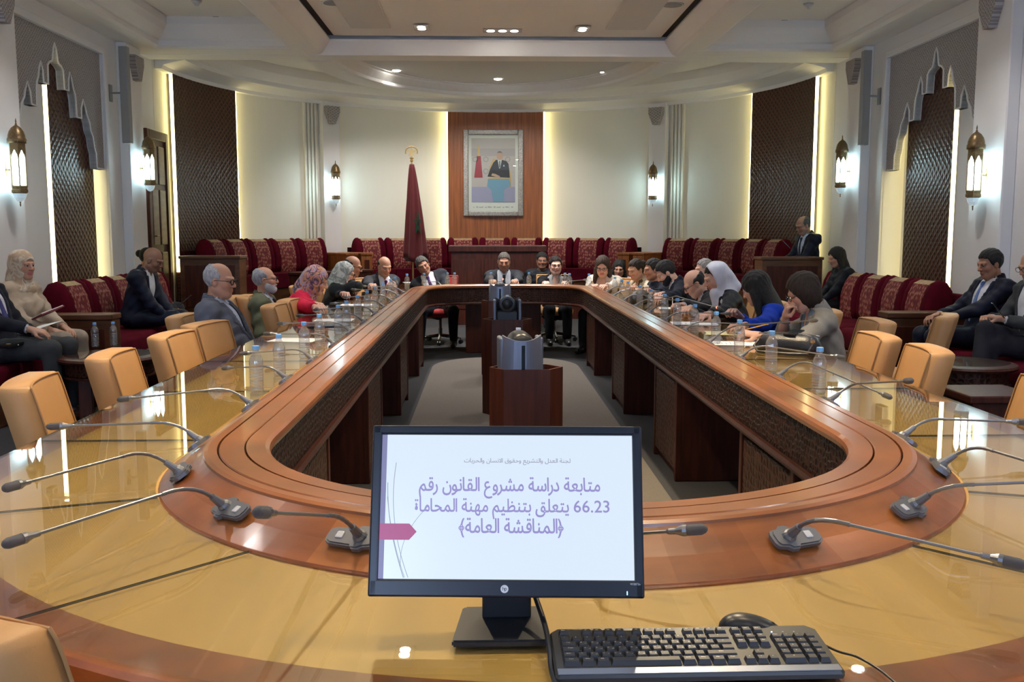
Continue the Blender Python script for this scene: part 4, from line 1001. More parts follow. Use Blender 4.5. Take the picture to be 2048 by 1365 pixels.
# empty chairs (deg: 0 faces +y; -90 faces +x; 90 faces -x)
def ychair(px, X): return onx(px, 700, X).y
for (px, deg, lab) in ((66, -78, 'empty tan chair nearest the camera along the left table edge'), (225, -84, 'second empty tan chair on the left, in front of the round side table'),
                   (343, -92, 'third empty tan chair on the left, with its front turned a little away'), (406, -100, 'fourth empty tan chair on the left, just before the man in grey')):
    chair(-1.73, ychair(px, -2.0), deg, lab)
for (px, deg, lab) in ((547, -90, 'empty tan chair between the olive-jacketed man and the grey-jacketed man'), (577, -90, 'empty tan chair beside the woman in red')):
    chair(-1.62, ychair(px, -1.9), deg, lab)
for (px, deg, lab) in ((1856, 80, 'largest empty tan chair on the right, beside the round table'), (1757, 84, 'second empty tan chair on the right, left of the largest one'), (2108, 78, 'tan chair cut by the right photo edge')):
    chair(1.80, ychair(px, 2.08), deg, lab)
chair(2.85, 6.75, 60, 'tan chair standing back behind the woman in the grey blazer, turned away')
q = onz(70, 1240, .885); chair(q.x - .05 + .02, q.y + .27, -34, 'tan chair at the bottom left corner, seen from behind')
CH_SIDE = {}

# ================================================================ sofas
def cushion_proto():
    t = thing('back_cushion', 'x', 'cushion'); w = .58
    prof = [(.13, 0), (.15, .14), (.15, .30), (.125, .42), (.07, .50), (.0, .525), (-.07, .49), (-.12, .39), (-.15, .25), (-.155, .10), (-.13, 0)]
    def ring(x, k, kz, prof=prof): return [(x, y * k, z * kz) for y, z in prof]
    R0 = [ring(-.5 * w, .72, .86), ring(-.485 * w, .92, .98), ring(-.44 * w, 1.04, 1.055), ring(-.36 * w, 1.05, 1.06), ring(-.28 * w, 1.0, 1.0), ring(-.1 * w, 1., .985), ring(.1 * w, 1, .985), ring(.28 * w, 1, 1.0), ring(.36 * w, 1.05, 1.06), ring(.44 * w, 1.04, 1.055), ring(.485 * w, .92, .98), ring(.5 * w, .72, .86)]
    bm = B(); strip(bm, R0, closed_path=False); obj('velvet_body', bm, 'velvet', t, smooth=True)
    pf = prof[4:]                                       # from the top over the front
    def shell(name, sl, k, m):
        rr = [[(x, y * k - .002, z * (k - .005)) for y, z in sl] + [(x, y * (k - .05), z * (k - .055)) for y, z in sl[::-1]] for x in np.linspace(-.29 * w, .29 * w, 4)]
        bm = B(); strip(bm, rr, closed_path=False); return obj(name, bm, m, t, smooth=False)
    shell('brocade_panel', prof[6:], 1.035, 'brocade'); shell('gold_band', prof[4:7], 1.036, 'brocade_gold')
    return t
CU = cushion_proto(); cu_used = [0]
def cushion(p, rz, label, group):
    o = CU if not cu_used[0] else copy_tree(CU)
    cu_used[0] = 1; o.location = p; o.rotation_euler = (0, 0, rz); o['label'] = label; o['group'] = group; return o
def side_sofa(s, y0, y1, label, arms, dp=.92):
    t = thing('sofa', label, 'sofa', (s * (4.57 - dp / 2), (y0 + y1) / 2, 0)); L = y1 - y0; n = max(1, round(L / .95))
    bm = B(); box(bm, -dp / 2 + .01, dp / 2, -L / 2, L / 2, .0, .22, .008, 1); obj('plinth', bm, 'wood_sofa', t)
    xa, xb = sorted((s * (dp / 2 - .07), s * dp / 2)); bm = B(); box(bm, xa, xb, -L / 2, L / 2, .2, .86, .02, 2); obj('back_board', bm, 'velvet', t)
    for i in range(n):
        ya = -L / 2 + L * i / n; yb = ya + L / n; bm = B(); box(bm, -dp / 2, dp / 2, ya + .005, yb - .005, .22, .45, .05, 3); obj('seat_cushion', bm, 'velvet', t, smooth=True)
    for e in arms:
        yy = e * (L / 2 + .10); bm = B(); box(bm, -.47, .47, yy - .1, yy + .1, 0, .66, .006, 1); a = obj('arm_block', bm, 'wood_sofa', t)
        bm = B(); box(bm, -.485, .48, yy - .115, yy + .115, .66, .715, .008, 1); obj('arm_cap', bm, 'wood_sofa', a)
        bm = B(); box(bm, -.40, .40, yy - .108, yy - .098, .10, .58, .004, 1); obj('arm_panel', bm, 'wood_dark', a)
    return t
side_sofa(-1, 9.07, 12.3, 'red velvet sofa with patterned cushions along the left wall', (-1,)); side_sofa(1, 9.07, 12.3, 'red velvet sofa with patterned cushions along the right wall', (-1,))
side_sofa(-1, 5.6, 8.84, 'red velvet sofa under the woman in beige at the left edge', (), .74); side_sofa(1, 5.6, 8.84, 'red velvet sofa under the two men at the right edge', (), .74)
for i, y in enumerate((9.6, 10.2, 10.8, 11.4, 12.0)):
    cushion((-4.35, y, .44), -PI / 2 + PI, '%s patterned back cushion from the camera on the left wall sofa' % ordn[i], 'cushions of the side wall sofas')
    cushion((4.35, y, .44), -PI / 2, '%s patterned back cushion from the camera on the right wall sofa' % ordn[i], 'cushions of the side wall sofas')
def arc_sofa(d0, d1, label, nseat):
    dm = (d0 + d1) / 2; c = arc(4.2, dm, ZP); t = thing('sofa', label, 'sofa', c, 0)
    def put(n_, bm_, m, sm=False): bmesh.ops.translate(bm_, vec=-c, verts=bm_.verts); return obj(n_, bm_, m, t, smooth=sm)
    bm = B(); arc_block(bm, 3.78, 4.58, d0, d1, ZP, ZP + .2); put('plinth', bm, 'wood_sofa')
    bm = B(); arc_block(bm, 4.50, 4.57, d0, d1, ZP + .15, ZP + .80); put('back_board', bm, 'velvet_dark')
    for i in range(nseat):
        a = d0 + (d1 - d0) * i / nseat; b = d0 + (d1 - d0) * (i + 1) / nseat
        bm = B(); arc_block(bm, 3.76, 4.52, a + .08, b - .08, ZP + .2, ZP + .42); put('seat_cushion', bm, 'velvet')
arc_sofa(-86, -43.6, 'curved red sofa on the raised floor at the left', 5); arc_sofa(-35.6, 35.6, 'curved red sofa on the raised floor under the portrait', 9); arc_sofa(43.6, 86, 'curved red sofa on the raised floor at the right', 5)
def acush(d, lab, grp): cushion(arc(4.34, d, ZP + .42), -math.radians(d), lab, grp)
for i in range(5):
    acush(-47.5 - 7.8 * i, '%s red cushion from the flag on the left curved sofa' % ordn[i], 'cushions of the curved sofas'); acush(47.5 + 7.8 * i, '%s red cushion from the portrait on the right curved sofa' % ordn[i], 'cushions of the curved sofas')
for i in range(9): acush(-31.6 + 7.9 * i, '%s red cushion from the left on the curved sofa under the portrait' % ordn[i], 'cushions of the curved sofas')
# timber cabinets between and before the sofas
def cabinet(label, c, rz, w, d, h, z0, m='wood_sofa'):
    t = thing('wooden_cabinet', label, 'cabinet', (c[0], c[1], z0), rz, 'timber end cabinets')
    bm = B(); box(bm, -w / 2, w / 2, -d / 2, d / 2, 0, h - .04, .005, 1); obj('body', bm, m, t)
    bm = B(); box(bm, -w / 2 - .015, w / 2 + .015, -d / 2 - .015, d / 2 + .015, h - .04, h, .006, 1); obj('top', bm, m, t)
    bm = B(); box(bm, -w / 2 + .06, w / 2 - .06, -d / 2 - .008, -d / 2 + .002, .08, h - .12, .004, 1); obj('front_panel', bm, 'wood_dark', t)
    return t
for d, lab in ((-42.0, 'small timber cabinet left of the left rear wall lantern'), (-37.3, 'small timber cabinet just left of the long rear sofa'), (37.3, 'small timber cabinet just right of the long rear sofa'), (42.0, 'small timber cabinet right of the right rear wall lantern')):
    p = arc(4.05, d); cabinet(lab, p, -math.radians(d), .22, .8, .72, ZP, 'wood_panel')
cabinet('large timber cabinet at the left end of the raised floor', (-3.82, 12.88), 0, .78, .36, .76, ZP)
cabinet('large timber cabinet in front of the man on the raised sofa', (3.95, 12.88), 0, .82, .36, .74, ZP)
ds = thing('dais_desk', 'long dark timber desk behind the chairman, under the portrait', 'desk', (.02, 15.35, 0))
box(bm := B(), -.74, .74, -.22, .22, 0, 1.16, .006, 1); obj('body', bm, 'wood_dark', ds)
box(bm := B(), -.78, .78, -.26, .26, 1.16, 1.26, .012, 2); obj('top', bm, 'wood_dark', ds)
for k in range(3): box(bm := B(), -.70 + k * .48, -.26 + k * .48, -.232, -.218, .25, 1.05, .006, 1); obj('front_panel', bm, 'wood_dark', ds)
for (d, lab) in ((-65, 'dark low table before the left curved sofa'), (-48, 'dark low table before the left curved sofa, nearer the flag'), (52, 'dark low table before the right curved sofa')):
    p = arc(3.2, d); cabinet(lab, p, -math.radians(d), .62, .36, .46, ZP, 'wood_dark')
# round side tables
def round_table(c, r, label, h=.50):
    t = thing('round_table', label, 'side table', (c[0], c[1], 0), .3, 'round side tables')
    lathe(bm := B(), [(r - .05, h - .045), (r, h - .04), (r + .012, h - .022), (r, h - .006), (r - .03, h)], 48); obj('top', bm, 'wood_dark', t)
    lathe(bm := B(), [(r - .05, h + .0005), (r - .05, h + .007), (.001, h + .007)], 48, cap=False); obj('glass_disc', bm, 'table_glass', t)
    lathe(bm := B(), [(r - .07, h - .15), (r - .055, h - .14), (r - .055, h - .045)], 48, cap=False); obj('apron', bm, 'wood_carved', t)
    lathe(bm := B(), [(r - .10, h - .17), (r - .04, h - .165), (r - .04, h - .15), (r - .1, h - .145)], 48); obj('moulding', bm, 'wood_dark', t)
    for k in range(4):
        a = PI / 4 + k * PI / 2; x, y = (r - .14) * math.cos(a), (r - .14) * math.sin(a)
        box(bm := B(), x - .05, x + .05, y - .05, y + .05, 0, h - .15, .006, 1); obj('leg', bm, 'wood_dark', t)
    lathe(bm := B(), [(r - .1, .03), (r - .08, .045), (r - .1, .06)], 32); obj('shelf', bm, 'wood_dark', t)
round_table((-3.18, 7.62), .385, 'round dark side table with two water bottles at the left'); round_table((3.42, 7.0), .37, 'round dark side table beside the seated men at the right')
def cube_table(c, w, h, label):
    t = thing('side_table', label, 'side table', (c[0], c[1], 0), 0, 'square side tables')
    box(bm := B(), -w / 2, w / 2, -w / 2, w / 2, h - .05, h, .01, 2); obj('top', bm, 'wood_dark', t)
    box(bm := B(), -w / 2 + .03, w / 2 - .03, -w / 2 + .03, w / 2 - .03, .06, h - .05, .004, 1); obj('body', bm, 'wood_dark', t)
    box(bm := B(), -w / 2, w / 2, -w / 2, w / 2, 0, .06, .006, 1); obj('plinth', bm, 'wood_dark', t)
cube_table((-2.86, 8.25), .44, .48, 'small square dark table behind the left round table'); cube_table((-3.05, 9.9), .42, .46, 'low square dark table before the bald man on the left sofa')
cube_table((3.05, 5.95), .46, .46, 'square dark table cut by the right photo edge')

# ================================================================ bottles
def bottle_proto():
    t = thing('water_bottle', 'x', 'bottle')
    pr = [(.001, 0), (.026, .001), (.0295, .006)]
    for k in range(8): z = .014 + k * .0125; pr += [(.0305, z), (.0305, z + .006), (.0278, z + .0085), (.0278, z + .0105)]
    pr += [(.0305, .116), (.031, .130), (.0295, .144), (.0245, .158), (.0175, .170), (.0135, .178), (.0128, .184), (.015, .1855), (.0128, .187), (.0125, .190)]
    lathe(bm := B(), pr, 18, cap=False); obj('shell', bm, 'bottle_plastic', t, smooth=True)
    lathe(bm := B(), [(.0148, .186), (.0152, .188), (.0150, .2035), (.0135, .2055), (.001, .2055)], 18, cap=False); obj('cap', bm, 'cap_blue', t)
    lathe(bm := B(), [(.001, .003), (.0265, .004), (.0272, .02), (.0272, .11), (.0285, .135), (.0215, .160), (.001, .160)], 14, cap=False); obj('water', bm, 'water', t, smooth=True)
    return t
BT = bottle_proto(); bt_used = [0]
def bottle(p, label, group='small water bottles', s=1.):
    o = BT if not bt_used[0] else copy_tree(BT)
    bt_used[0] = 1; o.location = p; o.rotation_euler = (0, 0, random.uniform(0, 6)); o.scale = (s, s, s); o['label'] = label; o['group'] = group; return o
zg = ZT + .0102
def clear_y(y):
    m = min(ys, key=lambda v: abs(v - y)); return y if abs(m - y) > .075 else m + math.copysign(.08, y - m)
for i, px in enumerate((517, 558, 609, 640, 678, 697, 717, 736, 752, 768, 783, 792)):
    X = TX - 1.228; bottle((X, clear_y(onx(px, 700, X).y), zg), '%s water bottle from the camera along the left side of the table' % ordn[i])
for i, px in enumerate((1640, 1543, 1478, 1431, 1388, 1353, 1325, 1300, 1278, 1254, 1242, 1228)):
    X = TX + 1.228; bottle((X, clear_y(onx(px, 700, X).y), zg), '%s water bottle from the camera along the right side of the table' % ordn[i])
for px, Y, lab in ((814, 11.45, 'water bottle by the papers of the man leaning sideways'), (848, 11.62, 'water bottle in front of the leaning man\'s tie'), (895, 11.76, 'left one of the bottle pair left of the chairman'), (909, 11.76, 'right one of the bottle pair left of the chairman'),
                   (982, 11.78, 'water bottle in front of the chairman\'s left arm'), (1058, 11.76, 'water bottle right of the chairman'), (1130, 11.66, 'taller of two bottles before the woman in black'), (1139, 11.52, 'nearer of two bottles before the woman in black'), (1178, 11.4, 'water bottle before the woman in white')):
    bottle((ony(px, 560, Y).x, Y, zg), lab)
for (px, py, lab) in ((191, 694, 'left water bottle with blue cap on the left round table'), (228, 692, 'right water bottle with blue cap on the left round table')):
    q = onz(px, py, .508); bottle((q.x, q.y, .508), lab, 'bottles on the round side table', 1.0)

# ================================================================ papers, bags and small things on the table
def sheet(label, px, py, w, d, deg, m='paper', n=1, lines=0, name='paper_sheet', cat='paper', z=zg):
    q = onz(px, py, z); t = thing(name, label, cat, (q.x, q.y, z + .0004), math.radians(deg), 'papers on the table')
    for i in range(n):
        bm = B(); box(bm, -w / 2, w / 2, -d / 2, d / 2, i * .0016, i * .0016 + .0014); s_ = obj('sheet', bm, m, t); s_.rotation_euler = (0, 0, math.radians(i * 5 - 3))
    for i in range(lines):
        box(bm := B(), -w * .36, w * (.30 - .1 * (i % 3)), d * .36 - i * d * .09, d * .36 - i * d * .09 + .004, n * .0016, n * .0016 + .0004); obj('ink_line', bm, 'paper_ink', t)
    return t
for a in (('white sheet before the man in the grey jacket', 590, 681, .21, .297, 80, 'paper', 2), ('open white papers under the hands of the woman in red', 668, 641, .22, .30, 90, 'paper', 2), ('white papers before the woman in the grey floral headscarf', 712, 611, .21, .3, 80, 'paper', 3),
          ('white papers beside the man leaning sideways', 830, 566, .3, .21, 10, 'paper', 4), ('white note pad before the woman in white', 1198, 578, .3, .21, -20, 'paper', 5), ('white papers before the bearded man', 1310, 601, .21, .3, 90, 'paper', 3),
          ('white writing pad before the bald man in glasses', 1352, 618, .21, .3, 75, 'paper', 4), ('white sheets with a blue line before the woman in the white headscarf', 1388, 648, .24, .34, 80, 'paper', 3, 3),
          ('pale yellow folder before the woman in blue', 1462, 668, .24, .34, 76, 'paper_yellow', 3), ('white sheets beside the black handbag', 1470, 688, .21, .30, 80, 'paper', 2, 5)):
    sheet(*a)
nb = sheet('dark folder lying by the elbow of the woman in red', 655, 652, .2, .28, 88, 'bag_leather', 5, 0, 'folder', 'folder'); nb['group'] = 'folders'
def handbag(label, loc, rz, w, d, h):
    t = thing('handbag', label, 'bag', loc, rz, 'black bags')
    bm = B(); rr = []
    for q in np.linspace(-1, 1, 13):
        k = (1 - abs(q) ** 6) ** .4 if abs(q) < 1 else .35; k = max(k, .4)
        rr.append([(q * w / 2, -d / 2 * k, .004), (q * w / 2, -d / 2 * k * 1.05, h * .45), (q * w / 2, -d * .30 * k, h * .92 * k), (q * w / 2, 0, h * k), (q * w / 2, d * .30 * k, h * .92 * k), (q * w / 2, d / 2 * k * 1.05, h * .45), (q * w / 2, d / 2 * k, .004)])
    strip(bm, rr, closed_path=False); obj('body', bm, 'bag_leather', t, smooth=True)
    tube(bm := B(), [(q * w * .47, -d * .02, h * (1.0 - .1 * q * q)) for q in np.linspace(-1, 1, 9)], .004, 6); obj('zip', bm, 'chrome', t)
    tube(bm := B(), [(-w * .40, -d * .36, h * .7), (-w * .44, -d * .75, h * .35), (-w * .36, -d * .95, .012), (w * .1, -d * .98, .010), (w * .38, -d * .8, .012), (w * .42, -d * .36, h * .6)], .008, 8); obj('handle', bm, 'bag_leather', t)
    for e in (-1, 1): lathe(bm := B(), [(.012, -.004), (.014, 0), (.012, .004)], 12, (e * w * .41, -d * .40, h * .68), axis='Y'); obj('ring', bm, 'chrome', t)
    return t
q = onz(1572, 706, zg); handbag('black leather handbag before the woman in the grey blazer', (q.x + .02, q.y + .02, zg), math.radians(-35), .38, .15, .115)
q = onz(1262, 606, zg); handbag('black bag on the far right part of the table', (q.x + .10, q.y + .1, zg), math.radians(72), .5, .16, .12)
def phone(label, loc, rot):
    t = thing('phone', label, 'phone', loc); t.rotation_euler = rot
    box(bm := B(), -.036, .036, -.075, .075, 0, .008, .003, 2); obj('body', bm, 'phone', t); box(bm := B(), -.033, .033, -.07, .07, .008, .0086); obj('screen', bm, 'lens_glass', t); return t
q = onz(1588, 666, zg + .115); phone('black phone lying on the handbag', (q.x, q.y, zg + .113), (.1, 0, math.radians(-40)))
# ================================================================ people: smooth implicit surfaces meshed on a grid
class Field:
    def __init__(s, lo, hi, step, fine=None, fstep=None):
        ax = []
        for i in range(3):
            if fine is None: a = np.arange(lo[i], hi[i] + step, step)
            else:
                f0, f1 = max(lo[i], fine[0][i]), min(hi[i], fine[1][i])
                a = np.concatenate([np.arange(f0 - step, lo[i] - step, -step)[::-1], np.arange(f0, f1, fstep), np.arange(f1, hi[i] + step, step)])
            ax.append(a)
        s.ax = ax; s.F = np.full([len(a) for a in ax], .07)
    def blk(s, lo, hi, m=.06):
        sl = []
        for i in range(3):
            a = s.ax[i]; i0 = max(0, int(np.searchsorted(a, lo[i] - m)) - 1); i1 = min(len(a), int(np.searchsorted(a, hi[i] + m)) + 1); sl.append(slice(i0, max(i0, i1)))
        X = s.ax[0][sl[0]][:, None, None]; Y = s.ax[1][sl[1]][None, :, None]; Z = s.ax[2][sl[2]][None, None, :]
        return tuple(sl), X, Y, Z
    def put(s, sl, d, k):
        f = s.F[sl]
        if f.size == 0: return
        if k > 0:
            h = np.clip(.5 + .5 * (f - d) / k, 0, 1); s.F[sl] = f * (1 - h) + d * h - k * h * (1 - h)
        else: s.F[sl] = np.minimum(f, d)
    def cut(s, sl, d, k=.0):
        f = s.F[sl]
        if f.size == 0: return
        if k > 0: h = np.clip(.5 - .5 * (f + d) / k, 0, 1); s.F[sl] = f * (1 - h) - d * h + k * h * (1 - h)
        else: s.F[sl] = np.maximum(f, -d)
    def cone(s, a, b, ra, rb, k=.02, sub=False):
        a = np.array(a, float); b = np.array(b, float); r = max(ra, rb)
        sl, X, Y, Z = s.blk(np.minimum(a, b) - r, np.maximum(a, b) + r)
        ab = b - a; L2 = max(ab @ ab, 1e-9)
        t = np.clip(((X - a[0]) * ab[0] + (Y - a[1]) * ab[1] + (Z - a[2]) * ab[2]) / L2, 0, 1)
        d = np.sqrt((X - a[0] - ab[0] * t) ** 2 + (Y - a[1] - ab[1] * t) ** 2 + (Z - a[2] - ab[2] * t) ** 2) - (ra + (rb - ra) * t)
        s.cut(sl, d, k) if sub else s.put(sl, d, k)
    def ell(s, c, r, R=None, k=.02, sub=False):
        c = np.array(c, float); r = np.array(r, float); m = r.max() if R is not None else r
        sl, X, Y, Z = s.blk(c - m, c + m)
        dx, dy, dz = X - c[0], Y - c[1], Z - c[2]
        if R is not None: dx, dy, dz = (R[0, i] * dx + R[1, i] * dy + R[2, i] * dz for i in range(3))
        k0 = np.sqrt((dx / r[0]) ** 2 + (dy / r[1]) ** 2 + (dz / r[2]) ** 2); k1 = np.sqrt((dx / r[0] ** 2) ** 2 + (dy / r[1] ** 2) ** 2 + (dz / r[2] ** 2) ** 2)
        d = k0 * (k0 - 1) / np.maximum(k1, 1e-6)
        s.cut(sl, d, k) if sub else s.put(sl, d, k)
    def all(s): return s.ax[0][:, None, None], s.ax[1][None, :, None], s.ax[2][None, None, :]
    def mesh(s):
        F = s.F; nx, ny, nz = F.shape; S = F < 0
        S[[0, -1]] = False; S[:, [0, -1]] = False; S[:, :, [0, -1]] = False
        F = np.where(S, F, np.maximum(F, 1e-6))
        C = np.zeros((nx - 1, ny - 1, nz - 1), np.int8)
        for i in (0, 1):
            for j in (0, 1):
                for k in (0, 1): C += S[i:nx - 1 + i, j:ny - 1 + j, k:nz - 1 + k]
        act = (C > 0) & (C < 8); I, J, K = np.nonzero(act)
        if len(I) == 0: return np.zeros((0, 3)), []
        idx = np.full(act.shape, -1, np.int64); idx[I, J, K] = np.arange(len(I))
        P = np.zeros((len(I), 3)); n = np.zeros(len(I)); ax = s.ax
        for axis in range(3):
            for u in (0, 1):
                for v in (0, 1):
                    o0 = [0, 0, 0]; o1 = [0, 0, 0]; oth = [q for q in range(3) if q != axis]
                    o0[oth[0]] = u; o0[oth[1]] = v; o1[oth[0]] = u; o1[oth[1]] = v; o1[axis] = 1
                    A = (I + o0[0], J + o0[1], K + o0[2]); Bq = (I + o1[0], J + o1[1], K + o1[2])
                    fa, fb = F[A], F[Bq]; m = (fa < 0) != (fb < 0)
                    t = np.where(m, fa / np.where(m, fa - fb, 1), 0)
                    pa = np.stack([ax[q][A[q]] for q in range(3)], 1); pb = np.stack([ax[q][Bq[q]] for q in range(3)], 1)
                    P += np.where(m[:, None], pa + (pb - pa) * t[:, None], 0); n += m
        P /= n[:, None]
        Q = []
        for axis in range(3):
            a = [slice(1, -1)] * 3; b = [slice(1, -1)] * 3; a[axis] = slice(0, -1); b[axis] = slice(1, None)
            sa, sb = S[tuple(a)], S[tuple(b)]; e = np.nonzero(sa != sb); flip = sa[e]
            g = [e[q] + (0 if q == axis else 1) for q in range(3)]; o = [q for q in range(3) if q != axis]
            def cell(d0, d1):
                c = [x.copy() for x in g]; c[o[0]] = c[o[0]] - d0; c[o[1]] = c[o[1]] - d1; return idx[c[0], c[1], c[2]]
            q = np.stack([cell(0, 0), cell(1, 0), cell(1, 1), cell(0, 1)], 1)
            if axis == 1: flip = ~flip
            q[~flip] = q[~flip][:, ::-1]; Q.append(q)
        Q = np.concatenate(Q); Q = Q[(Q >= 0).all(1)]
        return P, Q
def fobj(name, fields, m, parent, colors=None):
    V = []; Q = []; Cc = []; n = 0
    for i, f in enumerate(fields):
        P, q = f.mesh()
        if len(P) == 0: continue
        V.append(P); Q.append(np.asarray(q) + n); n += len(P)
        if colors: Cc.append(colors[i](P))
    if not V: return None
    V = np.concatenate(V); Q = np.concatenate(Q)
    me = bpy.data.meshes.new(name); me.vertices.add(len(V)); me.vertices.foreach_set('co', V.astype(np.float32).ravel())
    me.loops.add(Q.size); me.loops.foreach_set('vertex_index', Q.astype(np.int32).ravel())
    me.polygons.add(len(Q)); me.polygons.foreach_set('loop_start', np.arange(0, Q.size, 4, dtype=np.int32))
    me.update(calc_edges=True); me.validate()
    me.polygons.foreach_set('use_smooth', np.ones(len(me.polygons), bool))
    if colors:
        a = me.color_attributes.new('Col', 'FLOAT_COLOR', 'POINT'); c4 = np.ones((len(V), 4), np.float32); c4[:, :3] = np.concatenate(Cc); a.data.foreach_set('color', c4.ravel())
    me.materials.append(M(m)); o = bpy.data.objects.new(name, me); COL.objects.link(o); o.parent = parent
    return o
def rot(yaw=0, pitch=0, roll=0):
    """pitch > 0 bows forward (face +y), yaw > 0 turns left, roll > 0 tips to the figure's right"""
    return np.array((Matrix.Rotation(math.radians(yaw), 3, 'Z') @ Matrix.Rotation(math.radians(-pitch), 3, 'X') @ Matrix.Rotation(math.radians(roll), 3, 'Y')))
vcol('skin', .55)
SKINC = {'light': (.62, .36, .26), 'mid': (.50, .27, .175), 'tan': (.40, .20, .125), 'dark': (.24, .115, .07), 'pale': (.72, .45, .34)}
def cloth(c, rough=.85, sheen=.0, key=None):
    n = 'cloth_%02d%02d%02d' % tuple(int(x * 99) for x in c)
    if n not in MATS: mat(n, c, rough, noise=.22, scale=9, bump=.35, bscale=16, sheen=sheen, spec=.15)
    return n
def hairmat(c):
    n = 'hair_%02d%02d%02d' % tuple(int(x * 99) for x in c)
    if n not in MATS: mat(n, c, .55, noise=.45, scale=40, stretch=(3, 3, .5), bump=.5, bscale=130, spec=.25)
    return n
def scarfm(cs):
    n = 'scarf_' + '_'.join('%02d' % int(99 * x) for c in cs for x in c)
    if n in MATS: return n
    m, N, L, P = nt(n); P.inputs['Roughness'].default_value = .8
    tc = N.new('ShaderNodeTexCoord'); t = N.new('ShaderNodeTexNoise'); t.inputs['Scale'].default_value = 11; t.inputs['Detail'].default_value = 2; t.inputs['Distortion'].default_value = 1.2
    L.new(tc.outputs['Object'], t.inputs['Vector']); r = N.new('ShaderNodeValToRGB'); r.color_ramp.interpolation = 'EASE'
    e = r.color_ramp.elements
    while len(e) < len(cs): e.new(.5)
    for i, c in enumerate(cs): e[i].position = .30 + .40 * i / (len(cs)); e[i].color = col(c)
    L.new(t.outputs['Fac'], r.inputs['Fac']); L.new(r.outputs[0], P.inputs['Base Color']); return n
def ik(S, W, l1, l2, pole):
    S, W, pole = map(lambda v: np.array(v, float), (S, W, pole)); d = W - S; L = np.linalg.norm(d)
    if L > (l1 + l2) * .985: W = S + d / L * (l1 + l2) * .985; d = W - S; L = np.linalg.norm(d)
    a = (l1 * l1 - l2 * l2 + L * L) / (2 * L); h = math.sqrt(max(l1 * l1 - a * a, 0)); u = d / L
    p = pole - u * (pole @ u); p /= max(np.linalg.norm(p), 1e-6)
    return S + u * a + p * h, W
def hand_field(w, d, nrm, curl, side, point=False):
    """five-fingered hand at wrist w, fingers along d, back of the hand along nrm"""
    d = d / np.linalg.norm(d); nrm = nrm - d * (nrm @ d); nrm /= np.linalg.norm(nrm); s_ = np.cross(nrm, d) * side       # towards the thumb
    T = lambda x, y, z: w + d * x + s_ * y + nrm * z
    lo, hi = w - .19, w + .19
    F_ = Field(lo, hi, .006)
    ys = (.031, .0105, -.0105, -.030); kn = (.088, .092, .088, .080); ln = ((.040, .024, .02), (.044, .028, .021), (.041, .026, .02), (.032, .02, .018))
    for y, x in zip(ys, kn): F_.cone(T(0, y * .55, 0), T(x, y, .003), .017, .0115, .012)
    F_.cone(T(.02, .0, -.004), T(.075, 0, -.004), .018, .016, .012)
    for i, (y, x) in enumerate(zip(ys, kn)):
        p = np.array((x, y, .003)); a = 0.; c_ = curl * (.35 if (point and i == 0) else 1.) * (1 + .10 * i)
        for j, l in enumerate(ln[i]):
            a -= math.radians(c_ * (.8, 1., .7)[j]); q = p + np.array((math.cos(a), (.10 - .07 * i) * (.6), math.sin(a))) * l
            F_.cone(T(*p), T(*q), .0094 - .0008 * j, .0088 - .0009 * j, .003); p = q
    c2 = math.radians(min(curl, 45)); p0 = (.018, .026, -.004); p1 = (.048, .054, -.014 - .012 * math.sin(c2)); p2 = (.074, .056 - .016 * math.sin(c2), -.022 - .02 * math.sin(c2)); p3 = (.094, .048 - .026 * math.sin(c2), -.028 - .022 * math.sin(c2))
    F_.cone(T(*p0), T(*p1), .016, .0125, .01); F_.cone(T(*p1), T(*p2), .0115, .0105, .004); F_.cone(T(*p2), T(*p3), .0105, .0085, .003)
    F_.cone(T(-.035, 0, 0), T(.02, 0, 0), .024, .022, .015)
    return F_
SEATLOG = []
